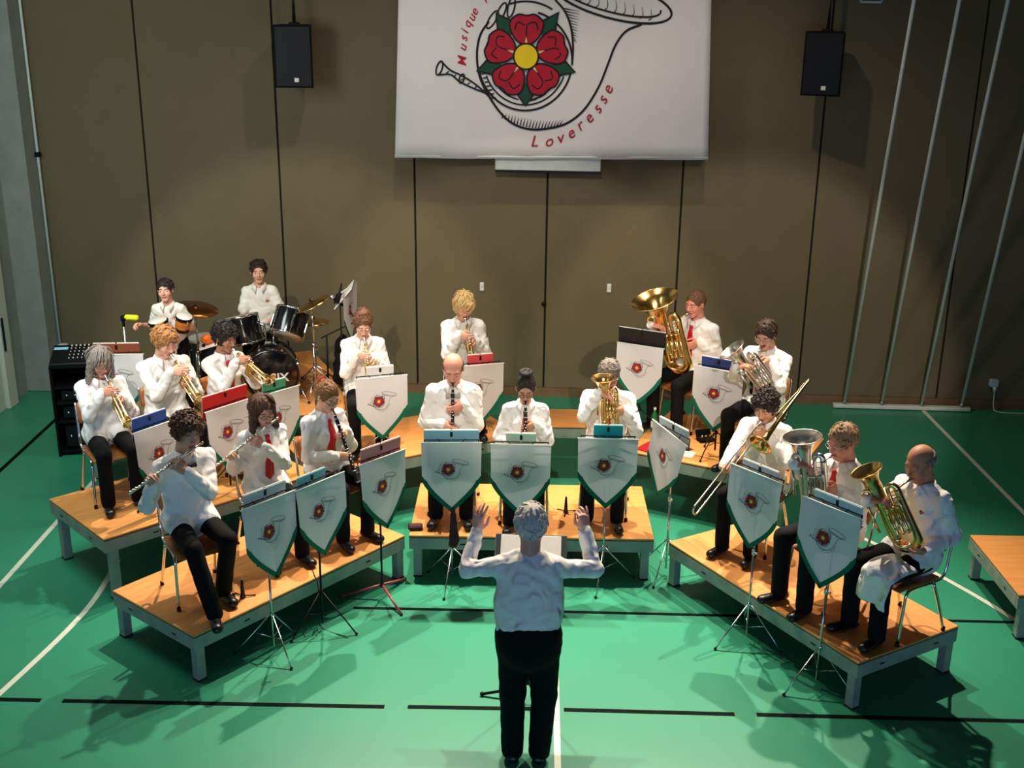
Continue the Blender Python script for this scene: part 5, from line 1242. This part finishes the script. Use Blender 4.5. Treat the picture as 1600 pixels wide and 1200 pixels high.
# front left platform
P = Person('F1', 'boy flautist', -2.93, 8.11, H1, 34, 1.06, lean=3, head=(10, 8, 6), twist=8)
P.kn = {'R': (-.10, -.44, .53), 'L': (.16, -.42, .535)}; P.an = {'R': (-.03, -.60, .10), 'L': (.13, -.30, .10)}
h = flute(P, 'silver flute of the curly-haired boy at the front left corner', yaw=14, droop=22)
P.build('boy with short curly brown hair playing a flute on the front left corner', h, skin='#d8a386', hair=('curly', '#5a3a22'), bow='ink_black', watch='L', elbow={'R': (-.25, .35, -1), 'L': (.2, -.5, -1)}, seed=.3)
seat(P, 'chrome-legged chair under the curly-haired boy flautist at the front left corner')
P = Person('F2', 'girl flautist', -2.53, 8.89, H1, 36, 1.0, lean=3, head=(14, 4, -6), female=True, twist=4)
h = flute(P, 'silver flute of the long-haired girl with glasses', yaw=10, droop=18)
P.build('girl with long brown hair, glasses and red tie playing a flute', h, skin='#d9a48a', hair=('long', '#4f3524'), tie=True, glasses=True, elbow={'R': (-.25, .35, -1), 'L': (.2, -.5, -1)}, seed=.9)
seat(P, 'chrome-legged chair under the long-haired girl flautist')
P = Person('F3', 'girl clarinettist', -2.10, 9.30, H1, 46, 1.0, lean=3, head=(22, 2, 0), female=True)
h = clarinet(P, 'black clarinet of the girl with a ponytail', pitch=62, yaw=4)
P.build('girl with fair ponytail, glasses and red tie playing a clarinet', h, skin='#dcaa8e', hair=('tail', '#7d5630'), tie=True, glasses=True, badge=False, seed=1.4)
seat(P, 'chrome-legged chair under the girl clarinettist with a ponytail')
# centre platform
P = Person('C1', 'bald clarinettist', -1.02, 9.92, H1, 2, 1.07, lean=2, head=(24, 0, 0), girth=1.12)
h = clarinet(P, 'black clarinet of the bald man with grey bow tie', pitch=79)
P.build('stout bald man with grey bow tie playing a clarinet', h, skin='#dc9a80', hair=('bald', '#5b4a3c'), bow=True, belly=.10, seed=2.0)
seat(P, 'chrome-legged chair under the bald clarinettist')
P = Person('C2', 'bun clarinettist', -0.36, 9.78, H1, 2, .965, lean=2, head=(20, 0, 0), female=True)
h = clarinet(P, 'black clarinet of the woman with a hair bun', pitch=75)
P.build('woman with dark top-knot bun and glasses playing a clarinet', h, skin='#b98a6c', hair=('bun', '#1c1512'), tie=True, glasses=True, seed=2.7)
seat(P, 'chrome-legged chair under the clarinettist with a hair bun')
P = Person('C3', 'alto horn player', 0.385, 9.94, H1, -4, 1.04, lean=2, head=(16, 4, 0))
h = upright_brass(P, 'alto_horn', 'golden alto horn held upright by the grey-haired man in the centre', 'horn', yaw=4, pitch=4, roll=-4, k=.80, rb=.108, bellx=-.06, top=.20)
P.build('grey-haired man with glasses and red tie playing a small upright horn', h, skin='#d59b7e', hair=('short', '#7d746a'), tie=True, glasses='steel', seed=3.1)
seat(P, 'chrome-legged chair under the alto horn player')
# front right platform
P = Person('R1', 'trombonist', 1.73, 9.33, H1, -34, 1.02, lean=4, head=(24, 6, 0))
h = trombone(P, 'brass trombone with long silver slide of the dark-haired young man', yaw=-8, pitch=30, roll=0, ext=.28)
P.build('young man with dark wavy hair playing a trombone', h, skin='#d39c7c', hair=('curly', '#2a1f18'), open_collar=True, badge=False, seed=3.6, elbow={'R': (-.7, .3, -1), 'L': (.9, .1, -.6)})
seat(P, 'chrome-legged chair under the trombonist')
P = Person('R2', 'euphonium player', 2.18, 8.37, H1, -56, 1.05, lean=3, head=(14, 0, 0), girth=1.1)
h = upright_brass(P, 'euphonium', 'silver euphonium of the man with red tie at the front right', 'euphonium', yaw=42, pitch=4, roll=-8, k=1.05, rb=.145, m='silver', top=.22, reach=-.02, bellx=-.19)
P.build('stout fair-haired man with glasses and red tie playing a silver euphonium', h, skin='#d8957c', hair=('short', '#9a7b57'), tie=True, glasses='steel', watch='L', belly=.09, seed=4.2)
seat(P, 'chrome-legged chair under the silver euphonium player'); R2 = P
P = Person('R3', 'bald baritone player', 2.65, 7.96, H1, -58, 1.06, lean=2, head=(20, 2, 0), girth=1.06)
h = upright_brass(P, 'baritone_horn', 'golden baritone horn of the bald man at the front right corner', 'baritone horn', yaw=40, pitch=6, roll=-27, k=1.08, rb=.115, top=.22, reach=.0, bellx=-.20,
                  lh=((-.05, -.19, -.50), (-.85, -.15, .35), (-.3, .2, .95)))
P.build('elderly bald man in an open-necked shirt playing a golden baritone horn', h, skin='#c98a68', hair=('bald', '#8a8279'), open_collar=True, belly=.08, seed=4.9, elbow={'R': (-.5, .35, -1), 'L': (.1, .45, -1)})
seat(P, 'chrome-legged chair under the bald baritone player at the front right corner')
R3 = P
# raised left platform
P = Person('L1', 'grey-haired trumpeter', -4.13, 9.49, H2, 36, 1.0, lean=3, head=(18, 6, 0), female=True)
h = trumpet(P, 'brass trumpet of the grey-haired player at the far left', yaw=6, pitch=36)
P.build('person with shoulder-length grey hair playing a trumpet at the far left', h, skin='#c68a70', hair=('long', '#8b8178'), badge=False, open_collar=True, seed=5.3)
seat(P, 'chrome-legged chair under the grey-haired trumpeter at the far left')
P = Person('L2', 'ginger cornettist', -3.72, 9.96, H2, 38, 1.05, lean=4, head=(20, 10, 0))
h = trumpet(P, 'brass cornet of the ginger-haired boy', yaw=12, pitch=38, L=.53)
P.build('boy with wavy ginger hair playing a cornet', h, skin='#e0a78c', hair=('wavy', '#b07a48'), badge=False, seed=5.9)
seat(P, 'wood and chrome chair under the ginger-haired boy cornettist')
P = Person('L3', 'dark-haired cornettist', -3.26, 10.29, H2, 46, 1.0, lean=3, head=(12, 10, 0), female=True)
h = trumpet(P, 'brass cornet of the woman with dark curly hair and red tie', yaw=10, pitch=24, L=.53)
P.build('woman with dark curly hair and red tie playing a cornet', h, skin='#a9765a', hair=('curly', '#1a1412'), tie=True, badge=False, seed=6.4)
k = MB(hair_mat('#1a1412')); k.ball(Vector(((P.HC + P.Rh @ np.array((0, .08, .10))) * P.sc).tolist()), (.075, .06, .065), seg=14); k.build('hair_knot', P.root)
seat(P, 'wood and chrome chair under the dark-haired woman cornettist')
# raised platform behind the centre
P = Person('T1', 'trumpeter with glasses', -2.04, 10.96, H2, 14, 1.0, lean=3, head=(24, 2, 0), female=True)
h = trumpet(P, 'brass trumpet of the woman with glasses beside the drum kit', yaw=4, pitch=52)
P.build('woman with pinned-up brown hair and clear glasses playing a trumpet', h, skin='#dfa78d', hair=('updo', '#6a4630'), glasses='steel', badge=False, open_collar=True, seed=7.1)
seat(P, 'chrome-legged chair under the woman trumpeter with glasses')
P = Person('T2', 'blonde trumpeter', -1.09, 11.54, H2, 10, 1.05, lean=3, head=(22, 4, 0), female=True)
h = trumpet(P, 'brass trumpet of the blonde woman at the back', yaw=10, pitch=56, L=.49)
P.build('woman with short blonde hair playing a trumpet at the back', h, skin='#dca487', hair=('bob', '#cfae72'), badge=False, open_collar=True, seed=7.7)
seat(P, 'wood and chrome chair under the blonde woman trumpeter')
# raised right platform
P = Person('TU', 'tuba player', 1.36, 11.76, H2, -40, 1.05, lean=2, head=(10, -6, 0), girth=1.06)
P.kn = {'R': (-.20, -.42, .53), 'L': (.12, -.45, .535)}; P.an = {'R': (-.20, -.40, .10), 'L': (.12, -.44, .10)}
h = upright_brass(P, 'tuba', 'large golden tuba with a wide upturned bell', 'tuba', yaw=26, pitch=14, roll=-14, k=1.38, rb=.25, bellx=-.19, top=.22, reach=-.06)
P.build('man with receding hair and red tie playing a large tuba', h, skin='#d9927a', hair=('crop', '#6b4a34'), tie=True, badge=False, seed=8.2)
seat(P, 'wood and chrome chair under the tuba player')
P = Person('SU', 'player with braces', 1.94, 10.76, H2, -36, 1.04, lean=3, head=(22, 4, 0), girth=1.06)
h = upright_brass(P, 'baritone_horn', 'dull silver baritone horn of the man with black braces', 'baritone horn', yaw=24, pitch=10, roll=-40, k=1.0, rb=.135, m='silver', top=.20, reach=.0, bellx=-.18,
                  lh=((.04, -.10, -.12), (-.75, -.6, .1), (-.4, .8, .2)))
P.build('man with dark combed hair, moustache, black braces and red tie playing a silver horn', h, skin='#d29b80', hair=('short', '#3b2a20'), tie=True, braces=True, glasses='steel', moustache=True, seed=8.8)
seat(P, 'chrome-legged chair under the man with black braces')
# percussionists
P = Person('DR', 'drummer', -3.46, 12.42, H3, 10, .95, lean=2, head=(0, 6, 0), hs=1.08, sw=.15, girth=.92)
h = {'R': dict(w=P.pel + np.array((-.10, -.34, .19)), f=(.3, -.9, -.1), n=(.4, 0, -.9), curl=(55, 65, 40)), 'L': dict(w=P.pel + np.array((.20, -.34, .20)), f=(-.3, -.9, -.1), n=(-.4, 0, -.9), curl=(55, 65, 40))}
P.build('boy in a white polo shirt with short dark hair sitting at the drum kit', h, skin='#dba488', hair=('spiky', '#2b1d16'), top='polo_white', short=True, lookdown=False, seed=9.3, untuck=False)
DR = P
st = empty('drum_stool', (P.pos[0], P.pos[1] + .02, H3)); tag(st, 'round black drum stool under the drummer boy', 'stool')
mb = MB('black_plastic'); mb.lathe([(0, .44), (.15, .44), (.165, .425), (.165, .38), (.15, .365), (0, .365)], 24); mb.build('seat', st)
mb = MB('chrome'); mb.tube([(0, 0, .37), (0, 0, .10)], .015, 10); mb.build('post', st)
for k in range(3): a = k * 2.09; mb = MB('chrome'); mb.tube([(0, 0, .22), (.22 * math.cos(a), .22 * math.sin(a), .012)], .009, 8); mb.build('leg', st)
for s_, hn in ((-1, 'R'), (1, 'L')):
    w = P.world(h[hn]['w'] + np.array(h[hn]['f']) * .06 + np.array((0, 0, -.02))); mb = MB('frame_wood'); tip = w + Vector((-s_ * .14, -.28, .02)); mb.tube([w - Vector((-s_ * .04, -.08, 0)), w, tip], .007, 8); mb.ball(tip, .010)
    tag(mb.build('drumstick'), 'wooden drumstick in the ' + ('right' if s_ < 0 else 'left') + ' hand of the drummer boy', 'drumstick', 'drumsticks')
P = Person('BO', 'bongo boy', -4.02, 11.12, H3, 4, .80, pose='stand', lean=12, head=(-4, 0, -4), hs=1.15, sw=.15, girth=.95)
h = {'R': dict(w=P.pel + np.array((-.34, -.20, .26)), f=(-.35, -.75, .2), n=(.5, -.1, -.8), curl=(40, 50, 30)), 'L': dict(w=P.pel + np.array((.17, -.28, .22)), f=(-.1, -.9, -.1), n=(-.1, .1, -1), curl=(12, 15, 10))}
P.build('young boy in a white polo shirt standing at the bongos', h, skin='#dca58c', hair=('short', '#2c1e17'), top='polo_white', short=True, lookdown=False, seed=9.9)
# the conductor, seen from behind
P = Person('CO', 'conductor', -0.20, 6.66, 0, 180, 1.015, pose='stand', lean=5, head=(12, 0, 0), girth=1.28, hs=1.2)
P.kn = {'R': (-.11, -.01, .50), 'L': (.10, -.01, .50)}; P.an = {'R': (-.085, .02, .095), 'L': (.095, .02, .095)}
h = {'L': dict(w=np.array((.365, -.34, 1.505)), f=(-.10, -.15, .98), n=(-.35, -.9, 0), curl=[(8, 10, 8), (14, 16, 10), (20, 22, 12), (4, 6, 4)], th=(.3, .1), sp=2.2),
     'R': dict(w=np.array((-.345, -.34, 1.535)), f=(.10, -.25, .95), n=(.45, -.85, 0), curl=[(58, 60, 30), (50, 55, 30), (30, 35, 20), (12, 14, 10)], th=(.8, .8), sp=1.4)}
P.build('white-haired conductor in white shirt seen from behind with both hands raised', h, skin='#dba58f', hair=('short', '#cfc9c2'), badge=False, elbow={'R': (-1, -.15, -.8), 'L': (1, -.15, -.8)}, untuck=False, belly=.06, seed=10.4)
CO = P
# cloth on the knee of the bald baritone player
cl = empty('white_cloth'); cl.matrix_world = R3.M; tag(cl, 'white cloth draped over the knee of the bald baritone player', 'cloth')
V = []; F = []
for j in range(14):
    for i in range(9):
        u = 2 * i / 8 - 1; v = j / 13; a = min(v * 1.9, 1.0); b = max(0, v * 1.9 - 1.0)
        V.append((.13 + .15 * u + .012 * math.sin(9 * v + 3 * u), -.30 - .235 * a - .02 * math.sin(5 * u + 4 * v) - .02 * b, .680 - .03 * a - .30 * b - .05 * u * u * (1 - b)))
for j in range(13):
    for i in range(8): a = j * 9 + i; F.append((a, a + 1, a + 10, a + 9))
c_ = obj('fabric', mesh_data('fabric', V, F, ['shirt_white']), cl); m = c_.modifiers.new('t', 'SOLIDIFY'); m.thickness = .008

# ------------------------------------------------------------------ music stands, pennants and folders
STANDS = [  # x, y, floor z, top z, angle, drape, whose, pole, folder (colour, width, height, side), extra
    (-2.22, 7.83, 0, 1.33, 53, 0, 'the curly-haired boy flautist at the front left', {}, ('#b9c7cc', .40, .17, 0)),
    (-1.91, 8.21, 0, 1.33, 55, 1, 'the long-haired girl flautist', dict(m='dark_metal', turn=.9), ('#6fb6c0', .30, .16, -.05)),
    (-1.51, 8.77, 0, 1.32, 51, 0, 'the girl clarinettist with a ponytail', dict(m='dark_metal', flat=True, legm=mat('leg_red', '#a8424e', .4), spread=.36, turn=.25), ('#d98a8e', .44, .19, .02)),
    (-0.955, 9.05, 0, 1.36, 5, 1, 'the bald clarinettist', {}, ('#7fb0c2', .47, .18, 0)),
    (-0.365, 9.05, 0, 1.36, 1, 0, 'the clarinettist with a hair bun', {}, ('#a9c4ad', .26, .17, 0)),
    (0.37, 9.17, 0, 1.39, 1, 1, 'the alto horn player', {}, ('#0f97a3', .25, .19, 0)),
    (0.92, 9.38, 0, 1.38, -58, 2, 'the trombonist', dict(turn=1.1), ('#c3ced2', .42, .16, 0)),
    (1.49, 8.26, 0, 1.49, -49, 1, 'the silver euphonium player', {}, ('#c9d0d2', .36, .14, 0)),
    (1.93, 7.65, 0, 1.50, -49, 0, 'the bald baritone player', {}, ('#a9d3dc', .42, .15, .02)),
    (-3.50, 9.09, H2, 1.42, 58, 0, 'the grey-haired trumpeter at the far left', dict(spread=.2, leg_h=.25), ('#1f4fa0', .36, .19, -.05)),
    (-3.02, 9.56, H2, 1.45, 55, 1, 'the ginger-haired boy cornettist', dict(m='dark_metal', spread=.2, leg_h=.25), ('#c8141f', .50, .21, 0)),
    (-2.69, 10.0, H2, 1.44, 51, 0, 'the dark-haired woman cornettist', dict(spread=.2, leg_h=.25), ('#3f9f7c', .27, .18, .0)),
    (-1.78, 10.44, H2, 1.465, 22, 1, 'the woman trumpeter with glasses', dict(spread=.24, leg_h=.25), ('#d8d4cf', .27, .18, 0)),
    (-0.88, 11.02, H2, 1.43, 20, 0, 'the blonde woman trumpeter', dict(spread=.24, leg_h=.25), ('#cf4a52', .27, .18, .02)),
    (0.76, 11.42, H2, 1.56, -24, 1, 'the tuba player', dict(m='dark_metal', spread=.24, leg_h=.25), ('#141518', .52, .24, 0)),
    (1.49, 10.79, H2, 1.52, -29, 0, 'the man with black braces', dict(m='dark_metal', spread=.24, leg_h=.25), ('#233f86', .36, .18, -.02)),
    (-4.30, 10.32, H3, 1.66, 8, 1, 'the bongo boy', dict(spread=.2, leg_h=.25), ('#8a4a30', .44, .18, 0)),
]
for i, (x, y, z0, zt, ang, k, who, kw, fol) in enumerate(STANDS):
    a = R_(ang); nrm = Vector((math.sin(a), -math.cos(a), 0))
    music_stand(x, y, z0, zt, a, 'slim tripod music stand of ' + who, **kw)
    pennant(Vector((x, y, zt)) + nrm * .02, a, k, 'white green-hemmed shield pennant before ' + who, tilt=R_(-3), roll=R_(9) if who == 'the trombonist' else 0.0)
    p = Vector((x, y, zt - .085)) - nrm * .035
    names = {'#b9c7cc': 'pale', '#6fb6c0': 'light blue', '#d98a8e': 'pink', '#7fb0c2': 'wide blue', '#a9c4ad': 'pale green', '#0f97a3': 'teal', '#c3ced2': 'pale', '#c9d0d2': 'pale grey', '#a9d3dc': 'ice blue', '#1f4fa0': 'dark blue', '#c8141f': 'wide red', '#3f9f7c': 'green', '#d8d4cf': 'white', '#cf4a52': 'coral red', '#141518': 'black', '#233f86': 'navy blue', '#8a4a30': 'brown'}
    folder(p.x, p.y, p.z, a, fol[1], fol[2], fol[0], names[fol[0]] + ' music folder on the stand of ' + who, side=fol[3])
# drummer's black stand with sheet music, seen from the side
ds = music_stand(-2.42, 11.92, H3, 1.95, R_(97), 'tall black music stand with open sheets right of the drum kit', m='dark_metal', spread=.26, leg_h=.3)
pennant((-2.34, 11.92, 1.98), R_(82), 0, 'white shield pennant seen edge-on on the tall black stand by the drum kit')
folder(-2.50, 11.92, 1.76, R_(97), .42, .30, '#1b1b1e', 'black folder with open white sheets on the tall stand by the drum kit', tilt=40)
# conductor's stand
cs = empty('conductor_stand', (-0.22, 7.36, 0)); tag(cs, 'low black music stand with a grey desk in front of the conductor', 'music stand')
mb = MB('dark_metal'); mb.tube([(0, 0, .12), (0, 0, 1.02)], .012, 10); mb.build('pole', cs)
for k in range(3):
    a = R_(-62) + k * 2.094; mb = MB('dark_metal'); mb.tube([(0, 0, .16), (.20 * math.cos(a), .20 * math.sin(a), .05), (.34 * math.cos(a), .34 * math.sin(a), .014)], .011, 8); l = mb.build('leg', cs); m2 = MB('rubber'); m2.ball((.34 * math.cos(a), .34 * math.sin(a), .016), .017); m2.build('foot', l)
dk = empty('desk', (0, 0, 1.04), 0, cs); dk.rotation_euler = (R_(-48), 0, 0)
mb = MB('steel'); mb.box((0, 0, .13), (.52, .012, .32), bevel=.005); mb.build('desk_plate', dk); mb = MB('steel'); mb.box((0, -.03, -.02), (.52, .06, .012), bevel=.004); mb.build('ledge', dk)
sc2 = empty('score', (-0.22, 7.36, 1.04)); sc2.rotation_euler = (R_(-48), 0, 0); tag(sc2, 'open white score lying on the conductor stand', 'score')
for s_ in (-1, 1): mb = MB('paper'); mb.box((s_ * .11, -.016, .13), (.215, .012, .29), bevel=.003); mb.build('page', sc2)

# ------------------------------------------------------------------ small things lying about
bt = empty('bottle', (0.94, 11.46, H2)); tag(bt, 'green glass water bottle standing near the tuba player', 'bottle')
mb = MB('bottle_green'); mb.lathe([(0, 0), (.034, 0), (.037, .01), (.037, .15), (.030, .19), (.014, .225), (.013, .26), (0, .262)], 20); mb.build('glass', bt)
mb = MB('label_white'); mb.lathe([(.0374, .05), (.0378, .052), (.0378, .12), (.0374, .122)], 20); mb.build('label_band', bt); mb = MB('label_white'); mb.lathe([(.0145, .245), (.0145, .268), (0, .269)], 14); mb.build('cap', bt)
pc = empty('instrument_pouch', (-1.31, 9.31, H1), R_(8)); tag(pc, 'small dark red case at the left front edge of the centre platform', 'case')
mb = MB(mat('case_red', '#3a1216', .5, var=.2, scale=20)); mb.box((0, 0, .022), (.13, .085, .042), bevel=.012); mb.build('body', pc); mb = MB('black_plastic'); mb.tube([(-.062, -.044, .022), (.062, -.044, .022)], .003, 6); mb.build('zip', pc)
def peg(x, y, z, label):
    e = empty('instrument_peg', (x, y, z)); tag(e, label, 'instrument stand', 'instrument pegs')
    mb = MB('ebony'); mb.lathe([(0, .16), (.008, .16), (.014, .10), (.018, .03), (.024, .015), (.024, .004), (0, .004)], 14); mb.build('peg', e)
    for k in range(3): a = .4 + k * 2.09; mb = MB('dark_metal'); mb.tube([(0, 0, .018), (.10 * math.cos(a), .10 * math.sin(a), .006)], .005, 6); mb.build('leg', e)
peg(0.03, 9.76, H1, 'black clarinet peg on the centre platform between the bun and horn players')
peg(-2.50, 7.97, H1, 'black flute peg on the front left platform by the boy')
rb = empty('music_book', (0.90, 10.98, H2), R_(-35)); tag(rb, 'red music book lying at the left corner of the right raised platform', 'book')
mb = MB(folder_mat('#b01c20')); mb.box((0, 0, .008), (.22, .30, .014), bevel=.002); mb.build('cover', rb); mb = MB('paper'); mb.box((.004, 0, .008), (.216, .292, .009)); mb.build('pages', rb)
sh_ = empty('sheet_music', (1.20, 10.84, H2), R_(-20)); tag(sh_, 'loose white sheet lying on the front edge of the right raised platform', 'sheet')
mb = MB('paper'); mb.box((0, 0, .003), (.21, .16, .003)); mb.build('page', sh_)
cs_ = empty('mute_case', (1.46, 11.22, H2), R_(20)); tag(cs_, 'small open dark case with brass mouthpieces under the stand of the man with braces', 'case')
mb = MB('black_plastic'); mb.box((0, 0, .02), (.17, .11, .035), bevel=.008); mb.box((0, .065, .055), (.17, .015, .10), rot=rot('x', -25), bevel=.004); mb.build('shell', cs_)
for k in (-.045, .0, .045): mb = MB('brass'); mb.lathe([(0, .02), (.012, .018), (.013, .0), (.006, -.02)], 12, 0, Matrix.Translation((k, 0, .045))); mb.build('mouthpiece', cs_)
def cloth_thing(name, loc, rz, fn, lo, hi, m, label, cat):
    e = empty(name, loc, rz); tag(e, label, cat); V, Q = snet(fn, lo, hi, .008); obj('fabric', fast_mesh('fabric', V, Q, [m]), e)
cloth_thing('hanging_cloth', (-0.94, 9.02, .40), R_(5), lambda p: smin(ecap(p, (0, 0, .02), (0, 0, .34), .040, .020, (0, 1, 0), .5), ecap(p, (.03, 0, .06), (.0, 0, .30), .022, .012, (0, 1, 0), .5), .02) + folds(p, .006, 60, .4), (-.1, -.06, -.06), (.1, .06, .42), mat('cloth_maroon', '#451419', .8), 'dark red cloth hanging on the stand pole of the bald clarinettist', 'cloth')
w_ = R2.world((-.03, -.27, .70))
cloth_thing('polishing_cloth', w_, .4, lambda p: smin(ellip(p, (0, 0, 0), (.07, .05, .022)), rcone(p, (.03, 0, .0), (.10, .01, -.02), .025, .012), .03) + folds(p, .012, 60, 1.0), (-.12, -.1, -.08), (.16, .1, .08), mat('cloth_pink', '#e0557a', .8), 'bright pink cloth on the lap of the silver euphonium player', 'cloth')
wb = empty('water_bottle', (-2.16, 10.70, H2 + .034), R_(35)); tag(wb, 'clear grey drinking bottle lying at the feet of the woman trumpeter with glasses', 'bottle')
mb = MB(mat('clear_plastic', '#9aa4a6', .2, spec=.6)); mb.lathe([(0, -.10), (.030, -.10), (.033, -.09), (.033, .05), (.024, .085), (.013, .10), (.013, .115), (0, .115)], 18, 0, zframe((0, 0, 0), (1, 0, 0))); mb.build('body', wb)
mb = MB('label_white'); mb.lathe([(.0145, .108), (.0145, .128), (0, .129)], 14, 0, zframe((0, 0, 0), (1, 0, 0))); mb.build('cap', wb)
cb = MB('rubber'); cb.tube(catmull([(-2.05, 8.45, H1 + .005), (-2.0, 8.33, H1 + .004), (-1.975, 8.29, H1 - .02), (-1.96, 8.26, .2), (-1.95, 8.24, .012), (-1.7, 8.1, .010)], 6), .004, 6); tag(cb.build('thin_cable'), 'thin dark cable hanging over the front edge of the left platform', 'cable')
print('script seconds', round(time.time() - T0, 1))
